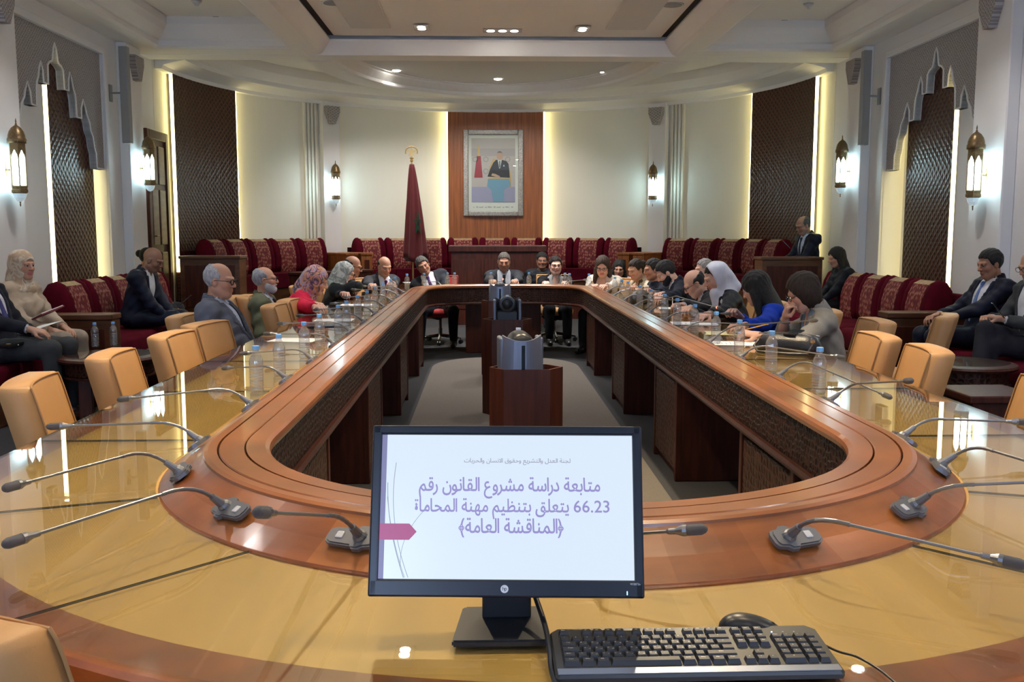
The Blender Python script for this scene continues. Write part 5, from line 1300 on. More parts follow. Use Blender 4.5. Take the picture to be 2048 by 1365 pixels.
def person(label, head_px, depth, heading, lean=12, roll=0, head=(0, 0, 0), skin='mid', hair=('short', (.03, .025, .02)), top=('jacket', (.02, .022, .03)), shirt=None, tie=None, legs=(.03, .03, .035),
           hl=None, hr=None, curl=(35, 35), glasses=None, beard=None, fat=0., size=1., fem=False, scarf=None, crossed=False, group=None, spread=.11, floor=0., knee=.44, collar=True, twist=0., pose='person', seat=None, pad=None, cuff=None):
    px, py = head_px
    # ---- rig (figure space: origin on the seat, +y forward)
    Rt = rot(twist, lean, roll); P0 = np.array((0, 0, .10)) * size
    at = lambda x, y, z: P0 + Rt @ (np.array((x, y, z)) * size)
    N0 = at(0, -.015, .455); sw = .155 if fem else .178
    Sh = [at(-sw, -.02, .405), at(sw, -.02, .405)]
    Rn = rot(twist * .6, lean * .55 + head[1] * .35, roll * .7 + head[2] * .3); Rh = rot(head[0], head[1], head[2])
    nk = N0 + Rn @ (np.array((0, .012, .085)) * size); Hc = nk + Rh @ (np.array((0, .030, .075)) * size)
    hd = lambda x, y, z: Hc + Rh @ (np.array((x, y, z)) * size)
    # ---- place the figure so that its head is on that pixel at that depth
    Hw = ony(px, py, depth); rz = math.radians(heading); cz, sz = math.cos(rz), math.sin(rz)
    base = np.array((Hw.x - (cz * Hc[0] - sz * Hc[1]), Hw.y - (sz * Hc[0] + cz * Hc[1]), Hw.z - Hc[2]))
    sc_z = base[2]
    if seat is not None: base[2] = seat
    SEATLOG.append((label[:40], [round(float(x), 2) for x in base]))
    t = thing(pose, label, 'person', base, rz, group)
    loc = lambda p: (lambda v: np.array((cz * v[0] + sz * v[1], -sz * v[0] + cz * v[1], v[2])))(np.array(p) - base)
    if group == 'people at the table' and 'slumped' not in label:
        w_ = re.split(r',| and | leaning| resting| half| at | writing| looking| squeezed| bent| on | turned| with pulled| with long', label)[0]
        chair(base[0] + .03 * sz, base[1] - .03 * cz, heading, 'tan leather chair under the ' + w_)
    elif 'slumped' in label: RCH.location = (base[0], base[1], 0); RCH.rotation_euler = (0, 0, rz)
    # ---- arms
    hands = []
    for i, (h, cu) in enumerate(((hl, curl[0]), (hr, curl[1]))):
        sg = (-1, 1)[i]
        if h is None: W_ = at(sg * .17, .22, .06); W_[2] = max(W_[2], .16)
        elif len(h) == 4: W_ = at(*h[:3])
        else: W_ = loc(h)
        E_, W2 = ik(Sh[i], W_, .285 * size, .25 * size, Rt @ np.array((sg * .75, -.45, -.75)))
        hands.append((Sh[i], E_, W2, cu, sg))
    feet = -base[2] + floor
    hips = [np.array((sg * .088, .03, .085)) * size for sg in (-1, 1)]
    kn = [np.array((sg * spread, knee, .10 + .0)) * size for sg in (-1, 1)]
    an = [np.array((sg * (spread + .01), knee + .03, feet + .09)) for sg in (-1, 1)]
    for i in (0, 1):
        kn[i][2] = max(kn[i][2], feet + .47 if feet + .47 < .2 else .1)
    if crossed:
        kn[1] = np.array((-.06, knee, .22)) * size; an[1] = np.array((-.26, knee + .20, max(feet + .2, -.18)))
    if abs(an[0][2] - kn[0][2]) > .5:
        for i in (0, 1): an[i][2] = max(an[i][2], feet + .09)
    # ---- body (skin)
    lo = np.minimum.reduce([P0 - .25, Hc - .2] + [h[1] - .1 for h in hands] + [h[2] - .1 for h in hands] + [k - .15 for k in kn] + [a - .12 for a in an])
    hi = np.maximum.reduce([P0 + .25, Hc + .2] + [h[1] + .1 for h in hands] + [h[2] + .1 for h in hands] + [k + .15 for k in kn] + [a + .15 for a in an])
    def torso(f, g, arms=True, low=True, k=.05):
        s = size
        if low: f.ell(P0, np.array((.165 + fat * .6, .12 + fat * .6, .105)) * s + g, Rt, k)
        f.ell(at(0, .012 + fat * .5, .13), np.array((.142 + fat, .105 + fat, .15)) * s + g, Rt, k)
        f.ell(at(0, -.005 + fat * .2, .30), np.array((.150 if fem else .165, .108 + fat * .4, .165)) * s + g, Rt, k)
        if fem:
            for e in (-1, 1): f.ell(at(e * .07, .085, .27), np.array((.062, .055, .062)) * s + g * .6, Rt, .04)
        for e in (0, 1):
            f.cone(at(0, -.015, .40), Sh[e], .066 * s + g, .054 * s + g, .045); f.cone(N0, Sh[e], .046 * s + g, .045 * s + g, .05)
        if arms:
            for (S0, E0, W0, cu, sg) in hands:
                f.cone(S0, E0, .053 * s + g, .043 * s + g * .9, .03); f.cone(E0, W0, .043 * s + g * .9, .029 * s + g * .7, .02)
    def legsf(f, g, down=1.):
        for i in (0, 1):
            f.cone(hips[i], kn[i], .085 * size + g, .060 * size + g, .04); f.cone(kn[i], kn[i] + (an[i] - kn[i]) * down, .057 * size + g, .042 * size + g, .02)
    f = Field(lo, hi, .027, (Hc - .13, Hc + .13), .0064)
    torso(f, -.004); legsf(f, -.004)
    s = size
    f.cone(N0 - Rn @ np.array((0, 0, .03)), hd(0, -.022, -.055), .058 * s if not fem else .050 * s, .054 * s if not fem else .046 * s, .03)
    f.ell(hd(0, -.016, .032), np.array((.074, .094, .090)) * s, Rh, .02); f.ell(hd(0, .026, -.030), np.array((.059, .062, .078)) * s, Rh, .035)
    f.cone(hd(0, .060, -.092), hd(0, .066, -.088), .021 * s, .021 * s, .02)
    for e in (-1, 1):
        f.cone(hd(e * .050, .0, -.055), hd(e * .022, .058, -.09), .024 * s, .02 * s, .025)
        f.ell(hd(e * .036, .056, -.022), np.array((.026, .026, .024)) * s, Rh, .02)
        f.cone(hd(e * .014, .084, .026), hd(e * .046, .070, .028), .009 * s, .010 * s, .012)
        f.ell(hd(e * .031, .089, .008), np.array((.016, .013, .010)) * s, Rh, .008, sub=True)
        f.ell(hd(e * .031, .0765, .0150), np.array((.0165, .0130, .0080)) * s, Rh, .003)
        f.ell(hd(e * .076, -.006, -.004), np.array((.010, .020, .032)) * s, Rh, .008); f.ell(hd(e * .086, .002, -.002), np.array((.006, .010, .018)) * s, Rh, .004, sub=True)
    f.cone(hd(0, .085, .022), hd(0, .106, -.022), .0085 * s, .0125 * s, .010)
    for e in (-1, 1): f.ell(hd(e * .012, .096, -.026), np.array((.009, .011, .008)) * s, Rh, .006)
    f.ell(hd(0, .083, -.052), np.array((.024, .013, .009)) * s, Rh, .008); f.ell(hd(0, .081, -.064), np.array((.022, .013, .009)) * s, Rh, .008)
    f.cone(hd(-.022, .094, -.058), hd(.022, .094, -.058), .0026, .0026, .003, sub=True)
    sk = np.array(SKINC[skin]); lip = sk * np.array((.92, .74, .72)) if not fem else np.array((.50, .16, .15))
    def headcol(Pn):
        q = (Pn - Hc) @ Rh / s; c = np.tile(sk, (len(Pn), 1))
        m = (np.abs(q[:, 0]) < .026) & (np.abs(q[:, 2] + .058) < .013) & (q[:, 1] > .07); c[m] = lip
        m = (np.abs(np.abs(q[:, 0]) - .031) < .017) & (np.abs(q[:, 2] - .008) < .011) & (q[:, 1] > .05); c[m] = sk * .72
        m = (np.abs(q[:, 0]) < .075) & (np.abs(q[:, 2] + .02) < .02) & (q[:, 1] > .04); c[m] = c[m] * np.array((1.06, .95, .93))
        if beard == 'stubble': m = (q[:, 2] < -.035) & (q[:, 1] > .0) & (q[:, 2] > -.12) & ~((np.abs(q[:, 0]) < .026) & (np.abs(q[:, 2] + .058) < .012)); c[m] = c[m] * .72 + np.array((.05, .05, .05))
        return c
    flds = [f]; cols = [headcol]
    hp = []
    for (S0, E0, W0, cu, sg) in hands:
        d = W0 - E0; d /= np.linalg.norm(d); dz = d.copy(); up = np.array((sg * .25, 0, 1.))
        if abs(d[2]) > .6: up = np.array((0, 1., .2)) if d[2] > 0 else np.array((sg * 1., .6, .2))
        flds.append(hand_field(W0 + d * .012, d, up, cu, -sg)); cols.append(lambda Pn: np.tile(sk, (len(Pn), 1))); hp.append((W0, d))
    body = fobj('body', flds, 'skin', t, cols)
    # ---- eyes
    for e in (-1, 1):
        bm = B(); bmesh.ops.create_uvsphere(bm, u_segments=12, v_segments=8, radius=.0125 * s); Rm = Matrix(Rh.tolist()).to_4x4(); Rm.translation = Vector(hd(e * .031, .0755, .008))
        bmesh.ops.rotate(bm, cent=(0, 0, 0), matrix=Matrix.Rotation(-PI / 2, 3, 'X'), verts=bm.verts); bmesh.ops.transform(bm, matrix=Rm, verts=bm.verts)
        o = obj('eye', bm, 'eye_white', body, smooth=True); o.data.materials.append(M('eye_iris')); fw = Vector(Rh @ np.array((0, .95, -.25))).normalized(); cc = Rm.translation
        for p in o.data.polygons:
            if (p.center - cc).normalized().dot(fw) > .80: p.material_index = 1
    # ---- hair, brows, beard
    hs, hc = hair
    hm = hairmat(hc)
    hlo, hhi = Hc - .24 * s, Hc + .24 * s
    if hs in ('long', 'loose'): hlo = hlo - np.array((0, .05, .16))
    hf = Field(hlo, hhi, .0068); X, Y, Z = hf.all()
    q = [(Rh[0, i] * (X - Hc[0]) + Rh[1, i] * (Y - Hc[1]) + Rh[2, i] * (Z - Hc[2])) / s for i in range(3)]
    if hs != 'none':
        th = {'short': .011, 'crop': .005, 'bald': .006, 'receding': .008, 'long': .016, 'bob': .018, 'bun': .010, 'loose': .014, 'under': .006}[hs]
        hf.ell(hd(0, -.016, .034), np.array((.074, .094, .090)) * s + th * s, Rh, 0)
        wav = .0022 * np.sin(q[0] * 260 + 40 * q[2]) + .003 * np.sin(q[0] * 90 + q[1] * 50) * np.sin(q[2] * 60 + q[1] * 70); hf.F = hf.F + np.where(hf.F < .06, wav, 0)
        fy = [-.12, -.07, -.03, -.012, .004, .018, .030, .042, .060, .12]
        fz = [-.078, -.072, -.04, .018, .016, -.012, .014, .050, .070, .076] if hs != 'receding' else [-.078, -.072, -.04, .018, .022, -.004, .050, .11, .14, .14]
        rag = .0035 * np.sin(q[0] * 210) + .003 * np.sin(q[0] * 95 + q[1] * 130)
        pl = (np.interp(q[1], fy, fz) + rag - q[2] - .10 * np.clip(np.abs(q[0]) - .045, 0, .1) * (q[1] > .03)) * .8 * s
        if hs in ('short', 'crop', 'receding', 'bun', 'under', 'bald'): hf.F = np.maximum(hf.F, np.broadcast_to(pl, hf.F.shape))
        if hs == 'receding': hf.F = np.maximum(hf.F, np.broadcast_to((q[2] + rag - np.interp(q[1], [-.12, -.05, .0, .03], [.125, .108, .085, .05])) * .8 * s, hf.F.shape))
        if hs == 'bald': hf.F = np.maximum(hf.F, np.broadcast_to((q[2] + rag - np.interp(q[1], [-.12, -.06, 0, .03, .04], [.078, .062, .046, .016, -.05])) * .8 * s, hf.F.shape))
        if hs in ('long', 'loose', 'bob'):
            if hs == 'bob': hf.ell(hd(0, -.022, -.028), np.array((.096, .088, .100)) * s, Rh, .03)
            else:
                hf.ell(hd(0, -.045, -.05), np.array((.094, .072, .12)) * s, Rh, .03); hf.ell(hd(0, -.075, -.17), np.array((.105, .055, .13)) * s, Rh, .04)
                for e in (-1, 1): hf.cone(hd(e * .078, .0, -.04), hd(e * .098, .012, -.20), .030 * s, .026 * s, .03)
            hf.ell(hd(0, .088, -.028), np.array((.060, .078, .098)) * s, Rh, .012, sub=True)
        if hs == 'bun': hf.ell(hd(0, -.125, .03), np.array((.045, .04, .045)) * s, Rh, .01)
        hf.ell(hd(0, .02, -.2), (.001, .001, .001), None, 0)
    for e in (-1, 1):
        if not (fem and scarf and scarf[0] == 'x'): hf.cone(hd(e * .014, .093, .024), hd(e * .044, .081, .031), .0036 * s, .0026 * s, 0)
    hair_o = fobj('hair', [hf], hm, t)
    if beard and beard != 'stubble':
        bf = Field(Hc - .15 * s, Hc + .13 * s, .006); X, Y, Z = bf.all(); q = [(Rh[0, i] * (X - Hc[0]) + Rh[1, i] * (Y - Hc[1]) + Rh[2, i] * (Z - Hc[2])) / s for i in range(3)]
        th = .0075 * s
        bf.ell(hd(0, .026, -.030), np.array((.059, .062, .078)) * s + th * .8, Rh, .035); bf.cone(hd(0, .060, -.092), hd(0, .066, -.088), .021 * s + th, .021 * s + th, .02)
        for e in (-1, 1): bf.cone(hd(e * .050, .0, -.055), hd(e * .022, .058, -.09), .024 * s + th, .02 * s + th, .025)
        bf.F = np.maximum(bf.F, np.broadcast_to((q[2] + .034 + .35 * (q[1] - .05)) * s, bf.F.shape)); bf.F = np.maximum(bf.F, np.broadcast_to((-.004 - q[1]) * s, bf.F.shape))
        bf.ell(hd(0, .095, -.060), np.array((.021, .03, .010)) * s, Rh, .004, sub=True)
        bf.cone(hd(-.024, .094, -.046), hd(.024, .094, -.046), .0055 * s, .0055 * s, .004)
        fobj('beard', [bf], cloth(beard, .8), t)
    # ---- head covering
    if scarf:
        kind, cs = scarf; sm = scarfm(cs) if len(cs) > 1 else cloth(cs[0], .8)
        sf = Field(np.minimum(Hc, N0) - .26 * s, np.maximum(Hc, N0) + .24 * s, .0078)
        sf.ell(hd(0, -.018, .034), np.array((.094, .110, .104)) * s, Rh, 0); sf.ell(hd(0, -.01, -.045), np.array((.090, .090, .085)) * s, Rh, .03)
        sf.cone(hd(0, -.01, -.07), N0 + np.array((0, .01, -.005)), .073 * s, .088 * s, .03); sf.ell(N0 + Rt @ np.array((0, .02, -.045)), np.array((.15, .10, .07)) * s, Rt, .05)
        if kind != 'snug': sf.cone(hd(0, -.10, -.02), hd(0, -.125, -.13), .045, .05, .05)
        if kind == 'loose':
            sf.ell(hd(0, .10, .0), np.array((.11, .085, .16)) * s, Rh, .01, sub=True); sf.cone(hd(-.03, .06, -.11), N0 + Rt @ np.array((-.02, .12, -.1)), .05, .03, .02)
        else: sf.ell(hd(0, .095, -.018), np.array((.056, .062, .083)) * s, Rh, .008, sub=True)
        X, Y, Z = sf.all(); sf.F = sf.F + np.where(sf.F < .05, .0024 * np.sin(30 * Z + 42 * Y + 18 * X) * np.sin(22 * Y - 26 * Z), 0)
        sf2 = Field(np.minimum(Hc, N0) - .2, np.maximum(Hc, N0) + .2, .01)
        fobj('headscarf', [sf], sm, t)
    # ---- clothing
    kind, tc = top; cm = cloth(tc)
    jlo = np.minimum.reduce([P0 - .26, Sh[0] - .15, Sh[1] - .15] + [h[1] - .1 for h in hands] + [h[2] - .08 for h in hands]); jhi = np.maximum.reduce([P0 + .26, N0 + .1] + [x + .15 for x in Sh] + [h[1] + .1 for h in hands] + [h[2] + .08 for h in hands])
    step = .0125 if depth < 9.5 else .0150
    jf = Field(jlo, jhi, step); torso(jf, .017 if kind == 'jacket' else .014, True, True)
    for e in (0, 1): jf.ell(Sh[e] + Rt @ (np.array(((-1, 1)[e] * .004, 0, .012)) * s), np.array((.066, .066, .056)) * s + (.012 if not fem else 0), Rt, .03)
    if kind in ('jacket', 'open', 'coat'):
        jf.ell(at(0, -.005, .20), np.array((.178 + fat, .125 + fat, .25)) * s, Rt, .05)
    if kind in ('jacket', 'coat'): jf.ell(at(0, .0, .0), np.array((.185 + fat, .14 + fat, .13)) * s, Rt, .04)
    X, Y, Z = jf.all(); jf.F = jf.F + np.where(jf.F < .05, .0050 * np.sin(34 * Z + 13 * X + 8 * Y) * np.sin(27 * Y + 16 * X - 9 * Z) + .0036 * np.sin(62 * Z - 40 * Y + 25 * X + 2.5 * np.sin(17 * X + 12 * Y)), 0)
    q = [(Rt[0, i] * (X - P0[0]) + Rt[1, i] * (Y - P0[1]) + Rt[2, i] * (Z - P0[2])) / s for i in range(3)]
    shp = jf.F.shape
    def near_arm():
        dmin = np.full(shp, 9.)
        return dmin
    for (W0, d) in hp: jf.cone(W0 + d * .01, W0 + d * .14, .06, .07, 0, sub=True)
    jf.cone(N0 + Rn @ np.array((0, -.0, .035)), N0 + Rn @ np.array((0, .02, .16)), .074 * s, .1 * s, .008, sub=True)
    if kind in ('jacket', 'coat', 'open'):
        z0, wv = (.10, .34) if kind == 'jacket' else (.0, .30)
        wedge = np.maximum(np.maximum(np.abs(q[0]) - np.clip((q[2] - z0) * wv, -.05, .085) - (.0 if kind != 'open' else .02), .02 - q[1]), q[2] - .50) * s
        jf.F = np.maximum(jf.F, np.broadcast_to(-wedge, shp))
    jname = {'jacket': 'jacket', 'coat': 'coat', 'open': 'blazer', 'sweater': 'sweater', 'blouse': 'blouse'}[kind]
    jf_o = fobj(jname, [jf], cm, t)
    if kind in ('jacket', 'open'):
        # lapels: raised strips along the opening
        lf = Field(at(0, 0, .2) - .3, at(0, 0, .3) + .3, step * .8); torso(lf, .025, False, False); lf.ell(at(0, -.005, .20), np.array((.178 + fat, .125 + fat, .25)) * s + .008, Rt, .05); X, Y, Z = lf.all()
        q2 = [(Rt[0, i] * (X - P0[0]) + Rt[1, i] * (Y - P0[1]) + Rt[2, i] * (Z - P0[2])) / s for i in range(3)]
        ed = np.clip((q2[2] - .10) * .34, .0, .085); wl = np.where(q2[2] > .33, .034 + (q2[2] - .33) * -.05, .05 * np.clip((q2[2] - .12) / .2, .1, 1))
        band = np.maximum(np.maximum(ed + .002 - np.abs(q2[0]), np.abs(q2[0]) - ed - wl), np.maximum(np.maximum(.03 - q2[1], .13 - q2[2]), q2[2] - .46)) * s
        lf.F = np.maximum(lf.F, np.broadcast_to(band, lf.F.shape))
        if not scarf: lf.cone(N0 + Rn @ np.array((0, -.014, -.02)), N0 + Rn @ np.array((0, -.004, .036)), .086 * s, .076 * s, .004); lf.cone(N0 + Rn @ np.array((0, -.006, -.06)), N0 + Rn @ np.array((0, .01, .12)), .066 * s, .066 * s, 0, sub=True)
        lf.F = np.maximum(lf.F, np.broadcast_to(-np.maximum(np.abs(q2[0]) - .03 - np.clip(q2[1], 0, .2) * .4, .015 - q2[1]) * s + np.where(q2[2] < .43, -.2, 0), lf.F.shape)); fobj('lapel', [lf], cloth(tuple(x * .85 for x in tc)), t)
    if shirt is not None:
        sf = Field(at(0, 0, .25) - .32, at(0, 0, .3) + .34, step); torso(sf, .008, False, True); sf.ell(at(0, -.005, .20), np.array((.168 + fat, .115 + fat, .24)) * s, Rt, .05)
        X, Y, Z = sf.all(); q2 = [(Rt[0, i] * (X - P0[0]) + Rt[1, i] * (Y - P0[1]) + Rt[2, i] * (Z - P0[2])) / s for i in range(3)]
        sf.F = np.maximum(sf.F, np.broadcast_to((-.01 - q2[1]) * s, sf.F.shape))
        if collar:
            nd = Rn @ np.array((0, .012, .085)); sf.cone(N0 + nd * .05, N0 + nd * .60, .068 * s, .064 * s, 0)
        sf.cone(N0 + Rn @ np.array((0, .0, .06)), N0 + Rn @ np.array((0, .02, .2)), .062 * s, .1, .0, sub=True)
        if collar:
            sf.cone(N0 + Rn @ np.array((0, .075, .0)), N0 + Rn @ np.array((0, .085, .08)), .012, .034, 0, sub=True)
        if fem: sf.ell(at(0, .10, .45), (.05, .08, .075), Rt, .01, sub=True)
        fobj('shirt', [sf], cloth(shirt, .7), t)
        for (S0, E0, W0, cu, sg) in hands:
            cf = Field(W0 - .07, W0 + .07, .008); d = (W0 - E0) / np.linalg.norm(W0 - E0); cf.cone(W0 - d * .02, W0 + d * .012, .036 * s, .036 * s, 0); cf.cone(W0 + d * .013, W0 + d * .1, .05, .05, 0, sub=True)
            if kind != 'blouse': fobj('shirt_cuff', [cf], cloth(cuff or shirt, .7), t)
    if tie is not None:
        tf = Field(at(0, .08, .25) - .3, at(0, .08, .3) + .28, .0085); torso(tf, .015, False, True); tf.ell(at(0, -.005, .20), np.array((.168 + fat, .115 + fat, .24)) * s + .007, Rt, .05); X, Y, Z = tf.all()
        q2 = [(Rt[0, i] * (X - P0[0]) + Rt[1, i] * (Y - P0[1]) + Rt[2, i] * (Z - P0[2])) / s for i in range(3)]
        w_ = np.where(q2[2] > .395, .020, .016 + np.clip(.395 - q2[2], 0, .4) * .075); tf.F = np.maximum(tf.F, np.broadcast_to(np.maximum(np.maximum(np.abs(q2[0]) - w_, .02 - q2[1]), np.maximum(q2[2] - .44, .02 - q2[2])) * s, tf.F.shape))
        tf.ell(at(0, .088, .425), np.array((.020, .018, .022)) * s, Rt, .01); fobj('tie', [tf], cloth(tie, .5), t)
    # trousers or skirt
    lf = Field(np.minimum.reduce([P0 - .25] + [k - .14 for k in kn] + [a - .1 for a in an]), np.maximum.reduce([P0 + .25] + [k + .14 for k in kn] + [a + .1 for a in an]), .017)
    lf.ell(P0 + np.array((0, 0, -.01)), np.array((.172 + fat * .5, .13 + fat * .5, .10)) * s, None, .04); legsf(lf, .012, .95)
    X, Y, Z = lf.all(); lf.F = lf.F + np.where(lf.F < .05, .004 * np.sin(30 * Y + 17 * X + 12 * Z), 0)
    fobj('trousers', [lf], cloth(legs), t)
    for i in (0, 1):
        a = an[i]; fd = np.array((0, 1., 0)) if not (crossed and i == 1) else np.array((-.5, .8, -.25)); shf = Field(a - .16, a + .26, .013)
        shf.cone(a + np.array((0, -.03, -.05)), a + np.array((0, .0, -.02)), .036, .045, .03); shf.cone(a + np.array((0, -.02, -.052)), a + fd * .16 + np.array((0, 0, -.055)), .036, .034, .03)
        X, Y, Z = shf.all(); shf.F = np.maximum(shf.F, np.broadcast_to(a[2] - .088 - Z, shf.F.shape)) if not (crossed and i == 1) else shf.F
        fobj('shoe', [shf], 'shoe_black', t)
    # ---- spectacles
    if glasses:
        bm = B()
        for e in (-1, 1):
            tube(bm, [hd(e * .033 + .0245 * math.cos(a), .103 - .05 * abs(math.cos(a) * .024 + .033 - .033) , .006 + .019 * math.sin(a)) for a in np.linspace(0, 2 * PI, 17)], .0021 * (1.3 if glasses == 'thick' else 1), 5)
            tube(bm, [hd(e * .0575, .102, .010), hd(e * .078, .07, .012), hd(e * .083, .0, .010), hd(e * .082, -.025, -.006)], .0021, 5)
        tube(bm, [hd(-.0085, .104, .008), hd(0, .108, .011), hd(.0085, .104, .008)], .0022, 5)
        obj('spectacles', bm, 'phone', t)
    return t
mat('eye_white', (.42, .40, .38), .3); mat('eye_iris', (.03, .018, .012), .15); mat('shoe_black', (.012, .011, .011), .35)
def tz(px, py, z=.80): return tuple(onz(px, py, z))
def yz(px, py, Y): return tuple(ony(px, py, Y))
GT, GS = 'people at the table', 'people on the sofas'
NAVY, CHAR, BLK = (.016, .020, .032), (.050, .053, .060), (.010, .010, .012)
WHT = (.62, .64, .68)
# --- left side of the table
person('man in a grey jacket and glasses, nearest on the left side of the table', (440, 563), 6.75, -90, lean=-8, head=(-8, 6, 0), skin='mid', hair=('receding', (.42, .43, .46)), top=('jacket', (.135, .15, .185)), shirt=(.42, .48, .60), tie=(.012, .015, .03), hr=(.24, .20, .05, 1), hl=(-.2, .25, .06, 1), glasses='thick', fat=.05, size=1.02, group=GT, legs=(.02, .022, .03))
person('man with short white beard in an olive jacket, second from the camera on the left', (531, 561), 8.75, -90, lean=-4, head=(6, -4, 0), skin='mid', hair=('receding', (.36, .37, .40)), top=('jacket', (.125, .135, .085)), shirt=(.45, .50, .58), tie=(.012, .015, .02), beard=(.45, .45, .45), glasses='thin', size=1.00, group=GT, legs=(.02, .022, .03))
person('woman in a red jacket and multicoloured headscarf leaning on the table', (632, 562), 8.9, -84, lean=30, head=(-4, 22, 0), skin='light', hair=('none', (.02, .02, .02)), top=('sweater', (.60, .022, .065)), scarf=('drape', [(.55, .16, .22), (.30, .34, .50), (.60, .28, .12), (.05, .06, .12), (.62, .30, .34)]), hl=tz(672, 628, .81), hr=tz(690, 634, .81), curl=(30, 30), fem=True, fat=.06, size=1.06, group=GT)
person('woman in a grey floral headscarf and black coat resting her chin on her hand', (690, 548), 10.45, -80, lean=20, head=(-10, 14, 0), skin='light', hair=('none', (.02, .02, .02)), top=('sweater', (.012, .016, .017)), scarf=('drape', [(.09, .10, .10), (.42, .46, .44), (.20, .23, .22), (.50, .53, .50)]), hr=yz(699, 566, 10.38), hl=tz(725, 606, .81), curl=(60, 30), fem=True, glasses='thin', size=1.00, group=GT, cuff=(.2, .3, .3))
person('bald man in maroon half hidden behind the woman in the grey floral headscarf', (706, 534), 11.25, -85, lean=8, head=(-6, 16, 0), skin='tan', hair=('bald', (.03, .03, .03)), top=('sweater', (.07, .012, .015)), shirt=None, hl=tz(745, 594, .81), hr=tz(738, 598, .81), glasses='thin', size=1.01, group=GT)
person('bald man in a charcoal suit and purple tie at the far left corner', (769, 534), 11.95, -140, lean=8, head=(-10, 20, 0), skin='mid', hair=('bald', (.02, .02, .02)), top=('jacket', CHAR), shirt=WHT, tie=(.09, .02, .11), hl=tz(776, 580, .82), hr=tz(752, 584, .82), size=1.01, group=GT)
# --- far end
person('man in a dark suit slumped sideways at the far end, one hand on his knee', (846, 532), 12.7, 178, lean=-12, roll=22, head=(12, 8, 24), skin='tan', hair=('short', (.09, .085, .08)), top=('jacket', (.03, .034, .042)), shirt=(.66, .67, .72), tie=(.07, .035, .11), hl=(-.13, .40, -.02, 1), hr=(.36, .02, .14, 1), size=1.02, group=GT, spread=.2, legs=(.012, .012, .014), knee=.46)
person('chairman in a dark suit and tie at the middle of the far end', (1008, 524), 12.95, 180, lean=6, head=(0, 14, 0), skin='tan', hair=('crop', (.10, .09, .08)), top=('jacket', (.034, .038, .044)), shirt=(.55, .58, .62), tie=(.03, .035, .04), hl=tz(1030, 566, .82), hr=tz(985, 566, .82), size=1.03, group=GT)
person('man in black sitting in shadow behind the woman in black at the far end', (1084, 522), 14.3, 172, lean=4, head=(10, 4, 0), skin='dark', hair=('short', (.015, .014, .013)), top=('sweater', (.012, .012, .014)), size=1.02, group=GS, floor=0.)
person('woman in a black blazer with pulled-back hair at the far end', (1111, 532), 12.75, 182, lean=8, head=(4, 2, 3), skin='pale', hair=('bun', (.014, .011, .010)), top=('open', BLK), shirt=(.36, .36, .36), hl=tz(1130, 572, .82), hr=tz(1092, 570, .82), fem=True, glasses='thin', size=1.02, collar=False, group=GT, legs=BLK)
person('woman in a white jacket with long brown hair writing at the far right corner', (1205, 534), 11.7, 150, lean=16, head=(18, 20, 0), skin='light', hair=('long', (.055, .035, .025)), top=('open', (.72, .66, .55)), shirt=(.5, .36, .32), hl=tz(1200, 578, .82), hr=tz(1186, 574, .82), fem=True, glasses='thin', size=1.02, collar=False, group=GT)
person('person with dark hair in a white top behind the woman in the white jacket', (1238, 538), 13.6, 160, lean=10, head=(10, 12, 0), skin='mid', hair=('long', (.02, .016, .014)), top=('sweater', (.60, .57, .52)), fem=True, size=1.00, group=GS)
# --- right side of the table
person('woman in a cream jacket looking down beyond the bearded man', (1272, 540), 11.3, 110, lean=12, head=(12, 20, 0), skin='mid', hair=('bun', (.025, .017, .012)), top=('open', (.56, .49, .36)), shirt=(.10, .075, .035), hl=tz(1262, 588, .82), hr=tz(1256, 586, .82), fem=True, size=1.01, collar=False, group=GT)
person('dark-haired person in navy squeezed between the cream jacket and the bearded man', (1306, 540), 10.75, 98, lean=10, head=(0, 10, 0), skin='tan', hair=('short', (.02, .017, .015)), top=('sweater', NAVY), hl=tz(1288, 592, .82), hr=tz(1284, 590, .82), size=1.00, group=GT)
person('bearded black-haired man in a navy suit bent over the table', (1332, 546), 9.95, 84, lean=20, head=(4, 36, 0), skin='light', hair=('short', (.012, .011, .011)), top=('jacket', NAVY), shirt=(.45, .54, .68), beard=(.02, .016, .014), hl=tz(1308, 603, .81), hr=tz(1300, 600, .81), size=1.02, group=GT)
person('bald man in glasses and a navy suit writing at the right side of the table', (1389, 568), 8.75, 84, lean=26, head=(6, 34, 0), skin='light', hair=('bald', (.03, .03, .035)), top=('jacket', (.022, .026, .036)), shirt=WHT, hl=tz(1360, 622, .81), hr=tz(1352, 614, .81), curl=(45, 55), glasses='thick', size=1.02, group=GT)
person('grey-haired man on a chair behind the woman in the white headscarf', (1408, 540), 10.6, 95, lean=4, head=(0, 8, 0), skin='light', hair=('crop', (.32, .31, .30)), top=('jacket', (.02, .02, .024)), shirt=WHT, size=1.00, group=GS)
person('woman in a white headscarf and black jacket on the right side of the table', (1432, 556), 8.0, 86, lean=16, head=(8, 24, 0), skin='light', hair=('under', (.014, .012, .012)), top=('open', (.018, .017, .015)), shirt=(.25, .25, .27), scarf=('loose', [(.68, .72, .80)]), hl=tz(1405, 636, .81), hr=tz(1385, 625, .81), fem=True, size=1.02, collar=False, group=GT)
person('woman in a bright blue jacket with long dark hair turned away from the camera', (1512, 578), 7.15, 78, lean=20, head=(-26, 26, 0), skin='light', hair=('long', (.020, .014, .012)), top=('sweater', (.008, .045, .42)), hl=tz(1462, 660, .81), hr=yz(1478, 632, 7.35), curl=(35, 65), fem=True, size=1.02, group=GT)
